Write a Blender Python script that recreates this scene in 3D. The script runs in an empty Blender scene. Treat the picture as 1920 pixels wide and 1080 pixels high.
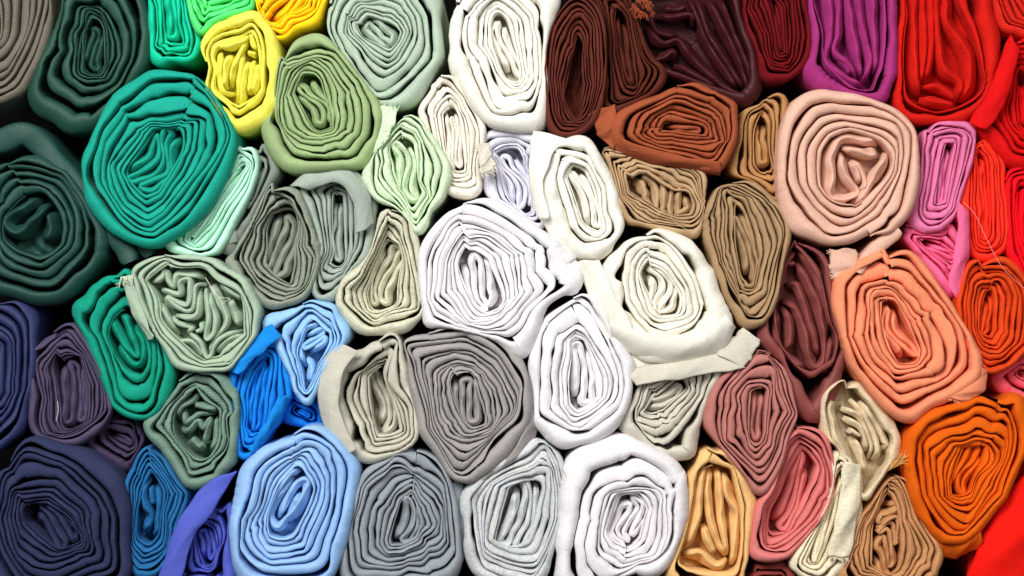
import bpy, math, random
import numpy as np

# ------------------------------------------------------------------ camera
S = 0.0006                      # metres per picture unit on the front plane of the pile
D = 2.6                        # camera distance to that plane
FLOOR = 1118                    # picture row of the shelf board
scene = bpy.context.scene
CAMZ = (FLOOR - 540) * S
cam_d = bpy.data.cameras.new('camera')
cam = bpy.data.objects.new('camera', cam_d)
scene.collection.objects.link(cam)
cam.location = (0, -D, CAMZ)
cam.rotation_euler = (math.radians(90), 0, 0)
cam_d.sensor_width = 36
cam_d.lens = 36 * D / (1920 * S)
cam_d.clip_start = 0.05
cam_d.clip_end = 50
scene.camera = cam

# ------------------------------------------------------------------ light
world = bpy.data.worlds.new('World')
scene.world = world
world.use_nodes = True
bg = world.node_tree.nodes['Background']
bg.inputs[0].default_value = (0.95, 0.97, 1.0, 1)
bg.inputs[1].default_value = 0.085

def area(name, loc, target, sx, sy, power, col=(1, 1, 1)):
    d = bpy.data.lights.new(name, 'AREA')
    d.shape = 'RECTANGLE'; d.size = sx; d.size_y = sy; d.energy = power; d.color = col
    o = bpy.data.objects.new(name, d)
    scene.collection.objects.link(o)
    o.location = loc
    from mathutils import Vector
    v = Vector(target) - Vector(loc)
    o.rotation_euler = v.to_track_quat('-Z', 'Y').to_euler()
    return o
area('softbox_light', (-0.7, -2.0, CAMZ + 1.2), (0, 0, CAMZ), 1.3, 0.9, 80, (1.0, 0.99, 0.97))
area('fill_light', (1.0, -2.5, CAMZ + 0.5), (0, 0, CAMZ), 1.2, 1.0, 18, (0.98, 0.99, 1.0))

vs = scene.view_settings
vs.view_transform = 'Standard'
vs.look = 'None'
vs.exposure = 0
vs.gamma = 1
scene.cycles.max_bounces = 8
scene.cycles.diffuse_bounces = 5

# ------------------------------------------------------------------ helpers
C = scene.collection
def lin(c):
    c = np.array(c, float) / 255
    return tuple(np.where(c <= .04045, c / 12.92, ((c + .055) / 1.055) ** 2.4))

def cloth_material(name, rgb, weave='plain', rough=0.85):
    m = bpy.data.materials.new(name)
    m.use_nodes = True
    nt = m.node_tree
    N, L = nt.nodes, nt.links
    b = N['Principled BSDF']
    r, g, bl = lin(rgb)
    uv = N.new('ShaderNodeUVMap'); uv.uv_map = 'UVMap'
    def mapped(sx, sy):
        mp = N.new('ShaderNodeMapping')
        mp.inputs['Scale'].default_value = (sx, sy, 1)
        L.new(uv.outputs[0], mp.inputs[0])
        return mp
    def noise(sx, sy, scale=1.0, detail=2.0):
        n = N.new('ShaderNodeTexNoise')
        n.inputs['Scale'].default_value = scale
        n.inputs['Detail'].default_value = detail
        L.new(mapped(sx, sy).outputs[0], n.inputs['Vector'])
        return n
    coarse = {'plain': 1.7, 'linen': 1.0, 'twill': 1.5, 'satin': 2.0}[weave]
    warp = noise(0.45 * coarse, 0.05 * coarse)
    weft = noise(0.05 * coarse, 0.45 * coarse)
    add = N.new('ShaderNodeMath'); add.operation = 'ADD'
    L.new(warp.outputs[0], add.inputs[0]); L.new(weft.outputs[0], add.inputs[1])
    height = add
    if weave == 'twill':
        w = N.new('ShaderNodeTexWave')
        w.bands_direction = 'DIAGONAL'
        w.inputs['Scale'].default_value = 0.085
        w.inputs['Distortion'].default_value = 1.2
        L.new(mapped(1, 1).outputs[0], w.inputs['Vector'])
        a2 = N.new('ShaderNodeMath'); a2.operation = 'MULTIPLY_ADD'
        a2.inputs[1].default_value = 0.45
        L.new(w.outputs['Fac'], a2.inputs[0]); L.new(add.outputs[0], a2.inputs[2])
        height = a2
    soft = noise(0.02, 0.02, 1.0, 3.0)            # uneven dye
    ramp = N.new('ShaderNodeMapRange')
    ramp.inputs['From Min'].default_value = 0.7; ramp.inputs['From Max'].default_value = 1.3
    k = {'plain': .12, 'linen': .2, 'twill': .16, 'satin': .08}[weave]
    ramp.inputs['To Min'].default_value = 1 - k; ramp.inputs['To Max'].default_value = 1 + k
    L.new(add.outputs[0], ramp.inputs['Value'])
    ramp2 = N.new('ShaderNodeMapRange')
    ramp2.inputs['From Min'].default_value = 0.3; ramp2.inputs['From Max'].default_value = 0.7
    ramp2.inputs['To Min'].default_value = 0.93; ramp2.inputs['To Max'].default_value = 1.05
    L.new(soft.outputs[0], ramp2.inputs['Value'])
    mul = N.new('ShaderNodeMath'); mul.operation = 'MULTIPLY'
    L.new(ramp.outputs[0], mul.inputs[0]); L.new(ramp2.outputs[0], mul.inputs[1])
    mix = N.new('ShaderNodeVectorMath'); mix.operation = 'SCALE'
    mix.inputs[0].default_value = (r, g, bl)
    L.new(mul.outputs[0], mix.inputs['Scale'])
    L.new(mix.outputs[0], b.inputs['Base Color'])
    b.inputs['Roughness'].default_value = rough
    b.inputs['Specular IOR Level'].default_value = 0.3 if weave == 'satin' else 0.12
    b.inputs['Sheen Weight'].default_value = 0.0 if weave == 'satin' else 0.04
    b.inputs['Sheen Roughness'].default_value = 0.5
    b.inputs['Sheen Tint'].default_value = (min(1, r * 1.6 + .1), min(1, g * 1.6 + .1), min(1, bl * 1.6 + .1), 1)
    wr = noise(0.045, 0.016, 1.0, 3.0)             # small slack wrinkles of the cloth
    wr2 = N.new('ShaderNodeMath'); wr2.operation = 'MULTIPLY_ADD'; wr2.inputs[1].default_value = 3.2
    L.new(wr.outputs[0], wr2.inputs[0]); L.new(height.outputs[0], wr2.inputs[2])
    height = wr2
    bump = N.new('ShaderNodeBump')
    bump.inputs['Strength'].default_value = {'plain': .5, 'linen': .6, 'twill': .6, 'satin': .5}[weave]
    bump.inputs['Distance'].default_value = 0.0008
    L.new(height.outputs[0], bump.inputs['Height'])
    L.new(bump.outputs[0], b.inputs['Normal'])
    return m

def plain_material(name, rgb, rough=0.9):
    m = bpy.data.materials.new(name); m.use_nodes = True
    nt = m.node_tree; b = nt.nodes['Principled BSDF']
    n = nt.nodes.new('ShaderNodeTexNoise'); n.inputs['Scale'].default_value = 60
    r = nt.nodes.new('ShaderNodeMapRange'); r.inputs['To Min'].default_value = .85; r.inputs['To Max'].default_value = 1.15
    nt.links.new(n.outputs[0], r.inputs['Value'])
    v = nt.nodes.new('ShaderNodeVectorMath'); v.operation = 'SCALE'; v.inputs[0].default_value = lin(rgb)
    nt.links.new(r.outputs[0], v.inputs['Scale']); nt.links.new(v.outputs[0], b.inputs['Base Color'])
    b.inputs['Roughness'].default_value = rough
    b.inputs['Specular IOR Level'].default_value = 0.05
    return m

def grid_mesh(name, co, uvs, mat, parent, origin, closed_u=False):
    """co: (nu, nv, 3) vertex grid -> one smooth mesh object under parent"""
    nu, nv = co.shape[:2]
    verts = (co.reshape(-1, 3) - origin).astype(np.float32)
    ii, jj = np.meshgrid(np.arange(nu if closed_u else nu - 1), np.arange(nv - 1), indexing='ij')
    i2 = (ii + 1) % nu
    quads = np.stack([ii * nv + jj, i2 * nv + jj, i2 * nv + jj + 1, ii * nv + jj + 1], -1).reshape(-1, 4)
    me = bpy.data.meshes.new(name)
    me.vertices.add(len(verts)); me.vertices.foreach_set('co', verts.ravel())
    nq = len(quads)
    me.loops.add(nq * 4); me.loops.foreach_set('vertex_index', quads.ravel().astype(np.int32))
    me.polygons.add(nq)
    me.polygons.foreach_set('loop_start', np.arange(0, nq * 4, 4, dtype=np.int32))
    me.polygons.foreach_set('use_smooth', np.ones(nq, bool))
    me.update(calc_edges=True)
    if uvs is not None:
        l = me.uv_layers.new(name='UVMap')
        l.data.foreach_set('uv', uvs.reshape(-1, 2)[quads.ravel()].astype(np.float32).ravel())
    me.materials.append(mat)
    o = bpy.data.objects.new(name, me)
    C.objects.link(o)
    o.parent = parent
    return o

def crom(pts, closed=True, per=14, corners=None):
    """Catmull-Rom through pts; returns dense points and the source index of each"""
    P = np.array(pts, float)
    n = len(P)
    out, idx = [], []
    segs = n if closed else n - 1
    t = np.linspace(0, 1, per, endpoint=False)[:, None]
    for i in range(segs):
        p1, p2 = P[i], P[(i + 1) % n]
        p0 = P[i - 1] if (closed or i > 0) else 2 * p1 - p2
        p3 = P[(i + 2) % n] if (closed or i + 2 < n) else 2 * p2 - p1
        d = np.linalg.norm(p2 - p1)
        m1 = .5 * (p2 - p0); m2 = .5 * (p3 - p1)
        for m in (m1, m2):
            l = np.linalg.norm(m)
            if l > 1.1 * d: m *= 1.1 * d / l
        if corners is not None and corners[i]: m1 = (p2 - p1) * .8
        if corners is not None and corners[(i + 1) % n]: m2 = (p2 - p1) * .8
        h = (2 * t**3 - 3 * t**2 + 1) * p1 + (t**3 - 2 * t**2 + t) * m1 + (-2 * t**3 + 3 * t**2) * p2 + (t**3 - t**2) * m2
        out.append(h); idx.append(i + t[:, 0])
    if not closed:
        out.append(P[-1:]); idx.append(np.array([n - 1.0]))
    return np.concatenate(out), np.concatenate(idx)

def resample(P, m, closed=True):
    Q = np.vstack([P, P[:1]]) if closed else P
    s = np.concatenate([[0], np.cumsum(np.linalg.norm(np.diff(Q, axis=0), axis=1))])
    q = np.linspace(0, s[-1], m, endpoint=not closed)
    return np.stack([np.interp(q, s, Q[:, k]) for k in (0, 1)], -1)

def wave1d(rng, x, freqs, amps):
    y = np.zeros_like(x)
    for f, a in zip(freqs, amps):
        y += a * np.sin(2 * np.pi * f * x + rng.uniform(0, 6.28))
    return y

def to_world(p, z, zs=None):
    """picture position (seen at protrusion zs, default z) and protrusion z -> world"""
    p = np.asarray(p, float); z = np.asarray(z, float)
    k = (1 - (z if zs is None else np.asarray(zs, float)) * S / D)
    w = np.empty(np.broadcast_shapes(p[..., 0].shape, z.shape) + (3,))
    w[..., 0] = (p[..., 0] - 960) * S * k
    w[..., 1] = -z * S
    w[..., 2] = CAMZ - (p[..., 1] - 540) * S * k
    return w

ROWS_A = np.array([-1, -1, -1, -.92, -.72, -.38, 0, .38, .72, .92, 1, 1, 1.0])

def pleat(name, ctr, half, zf, depth, mat, parent, origin, zs, crest, slope=2.3, cap=46.0, ridge=3.6):
    """a fold of cloth with a narrow rounded ridge and flanks that run down into the creases beside it"""
    t = np.gradient(ctr, axis=0)
    t /= np.linalg.norm(t, axis=1)[:, None] + 1e-9
    nrm = np.stack([-t[:, 1], t[:, 0]], -1)
    hl, hr = half[:, 0], half[:, 1]
    c = np.where(crest < 0, crest * hl, crest * hr)            # ridge position across the fold
    L_, R_ = np.maximum(hl + c, 1.2), np.maximum(hr - c, 1.2)
    f = np.array([1, 1, .8, .5, .26, .1, 0, .1, .26, .5, .8, 1, 1.0])
    sgn = np.array([-1, -1, -1, -1, -1, -1, 0, 1, 1, 1, 1, 1, 1.0])
    run = np.where(sgn[None] < 0, L_[:, None], R_[:, None]) * f[None]
    A = c[:, None] + sgn[None] * run
    sl = np.where(sgn[None] < 0, np.minimum(slope, cap / L_)[:, None], np.minimum(slope, cap / R_)[:, None])
    B = sl * (np.sqrt(run ** 2 + ridge ** 2) - ridge)
    B[:, 0] = B[:, 1] + depth; B[:, -1] = B[:, -2] + depth
    p = ctr[:, None, :] + nrm[:, None, :] * A[..., None]
    co = to_world(p, zf[:, None] - B, zs)
    s = np.concatenate([[0], np.cumsum(np.linalg.norm(np.diff(ctr, axis=0), axis=1))])
    pr = np.concatenate([np.zeros((len(ctr), 1)), np.cumsum(np.hypot(np.diff(A, axis=1), np.diff(B, axis=1)), axis=1)], 1)
    return grid_mesh(name, co, np.stack([np.broadcast_to(s[:, None], pr.shape), pr], -1), mat, parent, origin)

def ribbon(name, ctr, half, zf, depth, mat, parent, origin, zs, s0=0.0, rise=None, lean=None, crest=None, slope=None, cap_rise=5.0, power=2.4):
    """a sheet standing on the plane of the roll end: centre line ctr (n,2), half thickness, front height zf.
    The front edge is rounded like the fold of a doubled cloth."""
    t = np.gradient(ctr, axis=0)
    t /= np.linalg.norm(t, axis=1)[:, None] + 1e-9
    nrm = np.stack([-t[:, 1], t[:, 0]], -1)
    if half.ndim == 2:
        hl, hr = half[:, 0], half[:, 1]
    else:
        hl = hr = half
    half = .5 * (hl + hr)
    r = np.clip(half * 1.25, 2.0, 16.0) if rise is None else rise
    A = np.where(ROWS_A[None, :] < 0, ROWS_A[None, :] * hl[:, None], ROWS_A[None, :] * hr[:, None])
    c = np.zeros(len(ctr)) if crest is None else np.clip(crest, -.85, .85)
    x = ROWS_A[None, :] - c[:, None]
    side = np.where(x < 0, 1 + c[:, None], 1 - c[:, None])
    x = np.clip(np.abs(x) / side, 0, 1)
    wide = side * half[:, None]                       # run from the crest to that flank
    sl = .8 if slope is None else slope
    B = np.clip(wide * sl, 1.2, cap_rise) * np.sqrt(x ** (2 * power) + 0.02 * x * x) + np.clip(r[:, None], 2, 7) * .55 * x ** 7
    B[:, 2] += 4 + r * .5; B[:, -3] += 4 + r * .5
    B[:, 1] = B[:, 2] + r * 2; B[:, -2] = B[:, -3] + r * 2
    B[:, 0] = depth; B[:, -1] = depth
    B[:, 1] = np.minimum(B[:, 1], depth * .5); B[:, -2] = B[:, 1]
    p = ctr[:, None, :] + nrm[:, None, :] * A[..., None]
    if lean is not None:                       # deeper rows drift sideways
        p = p + lean[:, None, :] * (B[..., None] / 100.0)
    z = zf[:, None] - B
    co = to_world(p, z, zs)
    s = s0 + np.concatenate([[0], np.cumsum(np.linalg.norm(np.diff(ctr, axis=0), axis=1))])
    pr = np.concatenate([np.zeros((len(ctr), 1)), np.cumsum(np.hypot(np.diff(A, axis=1), np.diff(B, axis=1)), axis=1)], 1)
    uv = np.stack([np.broadcast_to(s[:, None], pr.shape), pr], -1)
    return grid_mesh(name, co, uv, mat, parent, origin), s[-1]

def smooth(a, k, closed=False):
    if k < 1: return a
    w = np.hanning(2 * k + 3)[1:-1]; w /= w.sum()
    pad = np.concatenate([a[-k:], a, a[:k]]) if closed else np.concatenate([np.repeat(a[:1], k, 0), a, np.repeat(a[-1:], k, 0)])
    if a.ndim == 1: return np.convolve(pad, w, 'valid')
    return np.stack([np.convolve(pad[:, i], w, 'valid') for i in range(a.shape[1])], -1)

OUTLINES = {}
VOIDS = [(20, 215, 40), (75, 240, 30), (150, 265, 25), (1480, 165, 45), (100, 590, 28), (230, 850, 25), (1890, 1040, 50), (1000, 1065, 25)]   # gaps that stay open: x, y, radius
def inside(P, poly):
    x, y = P[:, 0], P[:, 1]
    a, b = poly, np.roll(poly, -1, 0)
    c = (a[None, :, 1] > y[:, None]) != (b[None, :, 1] > y[:, None])
    xi = (b[None, :, 0] - a[None, :, 0]) * (y[:, None] - a[None, :, 1]) / (b[None, :, 1] - a[None, :, 1] + 1e-9) + a[None, :, 0]
    return ((x[:, None] < xi) & c).sum(1) % 2 == 1
def growth(O, key, base):
    """soft rolls press against each other: each outline swells half way to its neighbours"""
    P = O[::6]
    d = np.full(len(P), 1e3); ins = np.zeros(len(P), bool)
    for k2, Q in OUTLINES.items():
        if k2 == key: continue
        if np.any(Q.min(0) - 60 > P.max(0)) or np.any(Q.max(0) + 60 < P.min(0)): continue
        d = np.minimum(d, np.linalg.norm(P[:, None] - Q[None], axis=2).min(1))
        ins |= inside(P, Q)
    g = np.clip(.55 * d + 2.5, 0, 16)
    g[d > 60] = base
    g[ins] = 2.0
    for (vx, vy, vr) in VOIDS:
        g = np.where(np.hypot(P[:, 0] - vx, P[:, 1] - vy) < vr, np.minimum(g, 3), g)
    g = smooth(g, 4, True)
    return np.interp(np.arange(len(O)), np.arange(len(P) + 1) * 6, np.append(g, g[0]))

def roll(label, rgb, out, seg, n=7, r0=14, z=0, rec=12, crum=.5, ow=1.3, ccw=False, weave='plain', rough=.85,
         rings=(), core=None, pleats=None, phi=None, warp=(), seed=1, wmax=15, zamp=4, gap=.12, coredz=-6, corew=None,
         group='fabric rolls in the pile', length=620, cat='fabric roll', pw=.12, kinks=(), facet=None, slope=.8, extra=(), floor=58, grow=4, key='', wind=0, broad=False, wob=.5):
    rng = np.random.default_rng(seed)
    pts = [p[:2] for p in out]
    cor = [len(p) > 2 for p in out]
    a = np.array(pts, float)
    area2 = np.sum(a[:, 0] * np.roll(a[:, 1], -1) - np.roll(a[:, 0], -1) * a[:, 1])
    if (area2 > 0) == bool(ccw):
        a = np.concatenate([a[:1], a[1:][::-1]]); cor = cor[:1] + cor[1:][::-1]
    O, _ = crom(a, True, 16, cor)
    O = resample(O, 900)
    tO = np.roll(O, -3, 0) - np.roll(O, 3, 0); tO /= np.linalg.norm(tO, axis=1)[:, None] + 1e-9
    sg = 1 if np.sum(O[:, 0] * np.roll(O[:, 1], -1) - np.roll(O[:, 0], -1) * O[:, 1]) > 0 else -1
    G = smooth(np.stack([tO[:, 1], -tO[:, 0]], -1) * sg, 8, True) * growth(O, key, grow)[:, None]
    if facet is None: facet = .4 if rings else .5
    A_, B_ = np.array(seg[:2], float), np.array(seg[2:], float)
    ab = B_ - A_; L2 = max(ab @ ab, 1e-6)
    def inner(X, rr):
        q = np.clip(((X - A_) @ ab) / L2, 0, 1)
        Q = A_ + q[:, None] * ab
        d = X - Q
        l = np.linalg.norm(d, axis=1)[:, None] + 1e-6
        return Q + d / l * np.minimum(rr, .6 * l)
    rings = [list(r_) for r_ in rings]
    if rings and rings[0][0] == 1:             # a wide outer band is two or three turns of cloth
        r1 = resample(np.array([p[:2] for p in rings[0][1]], float), 200)
        band = np.linalg.norm(O[:, None, :][::9] - r1[None], axis=2).min(1).mean() + 6
        add_ = 0 if (band < 24 or broad) else 1 if band < 44 else 2
        for r_ in rings: r_[0] += add_
        n += add_
    if wind:                                   # the coil goes on inside the last traced contour
        last = np.array([p[:2] for p in rings[-1][1]], float)
        last = resample(crom(last, True, 8)[0], 200)
        cen = last.mean(0)
        _, sv_, vt = np.linalg.svd(last - cen, full_matrices=False)
        ra, rb = sv_ / math.sqrt(100.0)
        A_ = cen - vt[0] * max(ra - rb * .75, 2); B_ = cen + vt[0] * max(ra - rb * .75, 2)
        off = rng.uniform(-.12, .12, 2) * rb
        A_, B_ = A_ + off, B_ + off
        ab = B_ - A_; L2 = max(ab @ ab, 1e-6)
        n = n + (wind if wind > 1 else int(np.clip(round(rb / 17), 1, 4)))
        core = None; pleats = None; r0 = max(8, rb * .42); pw = .22
    wts = rng.uniform(.55, 1.6, n + 1); wts[0] = ow
    cum = np.concatenate([[0], np.cumsum(wts[:n])]); cum /= cum[-1]
    cum = np.append(cum, 1.0 + .02)
    levels = [(1.0, O)]
    for (lay, ring) in rings:
        tt = 1 - cum[lay] if lay >= 1 else lay
        ra = np.array([p[:2] for p in ring], float)
        rc = [len(p) > 2 for p in ring]
        ar = np.sum(ra[:, 0] * np.roll(ra[:, 1], -1) - np.roll(ra[:, 0], -1) * ra[:, 1])
        if (ar > 0) == bool(ccw): ra = ra[::-1]; rc = rc[::-1]
        R, _ = crom(ra, True, 16, rc)
        R = resample(R, 900)
        best = min(range(0, 900, 5), key=lambda k: np.sum((np.roll(R, -k, 0) - O)[::15] ** 2))
        levels.append((tt, np.roll(R, -best, 0)))
    if levels[-1][0] < 1e-6:
        I = levels[-1][1]
    else:
        I = smooth(inner(levels[-1][1], r0), 6, True)
        levels.append((0.0, I))
    levels = [(tt, Lv + G * tt ** .8) for tt, Lv in levels[::-1]]
    O = O + G
    lt = np.array([l[0] for l in levels]); LP = np.stack([l[1] for l in levels])   # (k,900,2)
    scale = math.sqrt(abs(area2) / 2)
    # random creases that run through neighbouring layers
    K = []
    for _ in range(int(round(crum * 15))):
        tw = rng.uniform(.25, .6); 
        K.append((rng.random(), rng.uniform(.1, .85), tw, rng.choice([-1, 1], p=[.62, .38]) * rng.uniform(.3, .95) * tw * .5 * min(1, .45 + crum * .6),
                  rng.uniform(.006, .03), rng.uniform(-.08, .08)))
    for (kx, ky, amp, wu, tw) in kinks:
        g = np.array([[np.hypot(*(LP[0] + (LP[-1] - LP[0]) * tt - (kx, ky)).T).min(), tt] for tt in np.linspace(.02, .98, 40)])
        tt = g[g[:, 0].argmin(), 1]
        uu = np.hypot(*(LP[0] + (LP[-1] - LP[0]) * tt - (kx, ky)).T).argmin() / 900
        K.append((uu, tt, tw, amp, wu, 0.0))
    zig = [(int(rng.integers(3, 6)), .042, rng.uniform(-5, 5), rng.uniform(0, 1), int(rng.integers(1, 3)), rng.uniform(0, 6.28)),
           (int(rng.integers(6, 10)), .030, rng.uniform(-7, 7), rng.uniform(0, 1), int(rng.integers(1, 4)), rng.uniform(0, 6.28)),
           (int(rng.integers(11, 17)), .014, rng.uniform(-9, 9), rng.uniform(0, 1), int(rng.integers(2, 5)), rng.uniform(0, 6.28))]
    def tri(x): return 4 * np.abs((x % 1) - .5) - 1
    lf = [(rng.integers(2, 6), rng.uniform(0, 6.28), rng.uniform(1, 3), rng.uniform(.4, 1)) for _ in range(4)]
    J = int(rng.integers(7, 12))
    cu = np.sort((np.arange(J) + rng.uniform(-.36, .36, J)) / J); cd = rng.uniform(-.22, .22, J)
    def field(u, t):
        p = base(u, t)
        if facet > 0:
            c = cu[None] + cd[None] * (t[:, None] - .5)
            c = np.sort(c, axis=1)
            cc = np.concatenate([c[:, -1:] - 1, c, c[:, :1] + 1], 1)
            uu = u % 1
            j = np.clip((cc <= uu[:, None]).sum(1) - 1, 0, J)
            ar = np.arange(len(u))
            a, b = cc[ar, j], cc[ar, j + 1]
            f = ((uu - a) / (b - a + 1e-9))[:, None]
            q = base(a, t) * (1 - f) + base(b, t) * f
            bt = (facet * (1 - .75 * np.clip(t, 0, 1) ** 5))[:, None]
            p = p * (1 - bt) + q * bt
        return warpf(p)
    def base(u, t):
        t2 = t.copy()
        env0 = np.clip(t * (1 - t) * 4, 0, 1)
        for (uk, tk, tw, amp, wu, dr) in K:
            du = (u - uk - dr * (t - tk) + .5) % 1 - .5
            x = np.clip((t - tk) / tw, -1, 1)
            e = (1 - x * x) ** 2 * np.clip(np.minimum(t, 1 - t) * 8, 0, 1)
            t2 = t2 + amp * e * np.exp(-np.sqrt(du * du + (wu * .12) ** 2) / wu)
        for (f, ph, tf, am) in lf:
            t2 = t2 + .022 * crum * am * env0 * np.sin(2 * np.pi * f * u + ph + tf * 3 * t)
        ze = np.clip((1 - t) * 2.2, 0, 1) * np.clip(t * 4 + .35, 0, 1) * np.clip(crum * 1.6, .25, 1.7)
        for (f, am, sh, ph, g2, ph2) in zig:
            t2 = t2 + am * ze * tri(f * u + ph + sh * (t - .5) * .22) * (.6 + .6 * np.sin(2 * np.pi * g2 * u + ph2))
        t2 = np.clip(t2, -.05, 1.02)
        iu = (u % 1) * 900; i0 = np.floor(iu).astype(int) % 900; fu = (iu - np.floor(iu))[:, None]; i1 = (i0 + 1) % 900
        k = np.clip(np.searchsorted(lt, t2) - 1, 0, len(lt) - 2)
        ft = ((t2 - lt[k]) / (lt[k + 1] - lt[k]))[:, None]
        a0 = LP[k, i0] * (1 - fu) + LP[k, i1] * fu
        a1 = LP[k + 1, i0] * (1 - fu) + LP[k + 1, i1] * fu
        p = a0 * (1 - ft) + a1 * ft
        return p
    push = []
    for _ in range(int(round(2 + crum * 6))):        # soft dents that shove neighbouring layers aside
        tt_, uu_ = rng.uniform(.05, .62), int(rng.integers(0, 900))
        q_ = LP[0][uu_] * (1 - tt_) + LP[-1][uu_] * tt_
        r_ = scale * rng.uniform(.09, .2)
        an = rng.uniform(0, 6.28)
        m_ = r_ * rng.uniform(.2, .5) * min(1, .5 + crum * .6)
        push.append((q_[0], q_[1], m_ * math.cos(an), m_ * math.sin(an), r_))
    fade = lambda p: np.clip(np.linalg.norm(p[:, None] - O[::18][None], axis=2).min(1) / (scale * .1), 0, 1)[:, None]
    def warpf(p):
        if push:
            f_ = fade(p)
            for (wx, wy, dx, dy, r) in push:
                d = np.hypot(p[:, 0] - wx, p[:, 1] - wy)
                p = p + f_ * np.exp(-(d / r) ** 1.5)[:, None] * np.array([dx, dy])
        for (wx, wy, dx, dy, r) in warp:
            d = np.hypot(p[:, 0] - wx, p[:, 1] - wy)
            p = p + np.exp(-(d / r) ** 1.5)[:, None] * np.array([dx, dy])
        return p
    T = lambda l: np.interp(l, np.arange(n + 2), 1 - cum)
    # thing
    cx, cy = O.mean(0)
    ymax = O[:, 1].max()
    origin = to_world(np.array([cx, ymax]), np.array(z - length / 2.0), z)
    root = bpy.data.objects.new('fabric_roll', None)
    root.empty_display_size = 0.02
    C.objects.link(root); root.location = origin
    root['label'] = label; root['category'] = cat; root['group'] = group
    mat = cloth_material('cloth_' + label.split(' roll')[0].replace(' ', '_')[:40], rgb, weave, rough)
    s0 = 0.0
    zfr = rng.uniform(.3, 5, 5); zph = rng.uniform(0, 6.28, 5)
    zoffs = rng.uniform(-1, 1, n + 2) * zamp * 1.7; zoffs[0] = abs(zoffs[0]) * .3
    for k in range(n):
        per = np.linalg.norm(np.diff(field(np.linspace(0, 1, 60), np.full(60, T(k + .5))), axis=0), axis=1).sum()
        m = int(np.clip(per / 3.6, 36, 300))
        f = np.linspace(0, 1, m)
        ext = np.linspace(-4 / m, 1 + 4 / m, m + 8)       # margin so tangents agree across turns
        lam = k + f
        def curve(l):
            l = np.asarray(l)
            to = T(l); ti = T(l + 1)
            if k == 0:
                q = np.clip((l - .8) / .2, 0, 1); q = q * q * (3 - 2 * q)
                to = 1 - (1 - T(np.maximum(l, 0))) * q
                to = np.where(l < 0, 1, to)
            u = l % 1
            return field(u, to), field(u, ti)
        po, pi = curve(lam)
        dv = pi - po
        mid = (po + pi) * .5
        tg = np.gradient(mid, axis=0); tg /= np.linalg.norm(tg, axis=1)[:, None] + 1e-9
        nn = np.stack([-tg[:, 1], tg[:, 0]], -1)
        dist = np.abs(np.sum(dv * nn, 1))
        dist = smooth(dist, 2)
        g = gap * (.35 + .65 * np.abs(np.sin(3.1 * lam * (1 + .3 * np.sin(lam)) + zph[0]))) + gap * 1.6 * np.clip(wave1d(np.random.default_rng(seed * 77 + 5), lam, [2.3, 4.1, 7.7], [.5, .5, .4]) - .45, 0, 1)
        cap = 60 if (k == 0 and broad) else wmax * (ow if k == 0 else 1)
        half = np.clip(.5 * dist * (1 - g), 0.9, cap)
        if k == 0:
            fr = np.clip(2 * half / (dist + 1e-6), 0, 1)
            tp = np.clip(f / .09, 0, 1); tp = tp * tp * (3 - 2 * tp)
            half = half * (.16 + .84 * tp)
            fr = fr * (.16 + .84 * tp)
            ctr = po + dv * ((1 - tp) * (1 - fr * .5) + tp * fr * .5)[:, None]
        else:
            ctr = mid
        tcur = .5 * (T(lam) + T(lam + 1))
        zz = z - rec * (1 - tcur) ** 1.3 + sum(zamp * .35 * np.sin(2 * np.pi * fq * lam + ph) for fq, ph in zip(zfr, zph))
        zz = zz + np.interp(lam, np.arange(n + 2), zoffs) - np.clip(6 - half, 0, 5) * .6
        if k == 0: zz = zz * 1.0
        pin = 1 - .42 * np.clip(wave1d(np.random.default_rng(seed * 13 + 1), lam, [1.7, 3.3, 5.9, 9.1], [.6, .6, .5, .4]) - .5, 0, 1) * min(1, crum * 2)
        half = smooth(np.maximum(half * pin, .9), 1)
        cr = wave1d(np.random.default_rng(seed * 31 + 2), lam, [.37, 1.1, 2.7, 4.3], [.5, .35, .3, .2])
        if k == 0:
            s_in = 1 if np.sum(dv * nn) > 0 else -1
            cr = s_in * (.42 + .25 * cr)
            zz = zz + wave1d(np.random.default_rng(seed + 9), lam, [5.3, 8.7, 13.1], [1.0, .9, .7]) * (.5 + crum) * (1.6 if broad else 1)
        nm = 'outer_wrap' if k == 0 else 'rolled_layer'
        _, s0 = ribbon(nm, ctr, half, zz, length if k == 0 else 150 + rec, mat, root, origin, z, s0, crest=cr, slope=slope, cap_rise=(18.0 if k == 0 else 5.0), power=(1.8 if k == 0 else 2.4))
    # core
    Iw = warpf(I.copy())
    if core is None and pleats != 0:
        cen = Iw.mean(0)
        if phi is None:
            ang = math.atan2(ab[1], ab[0]) if L2 > 20 else rng.uniform(0, 3.14)
        else:
            ang = math.radians(phi)
        d = np.array([math.cos(ang), math.sin(ang)]); e = np.array([-d[1], d[0]])
        q = (Iw - cen); qx = q @ d; qy = q @ e
        mnum = pleats or max(2, int(round((qy.max() - qy.min()) / 15)))
        ys = np.linspace(qy.min(), qy.max(), mnum + 2)[1:-1] if mnum > 1 else np.array([0.0])
        path = []
        sp = (qy.max() - qy.min()) / (mnum + 1)
        ph = rng.uniform(0, 6.28); fq = rng.uniform(.5, 1.3)
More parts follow.
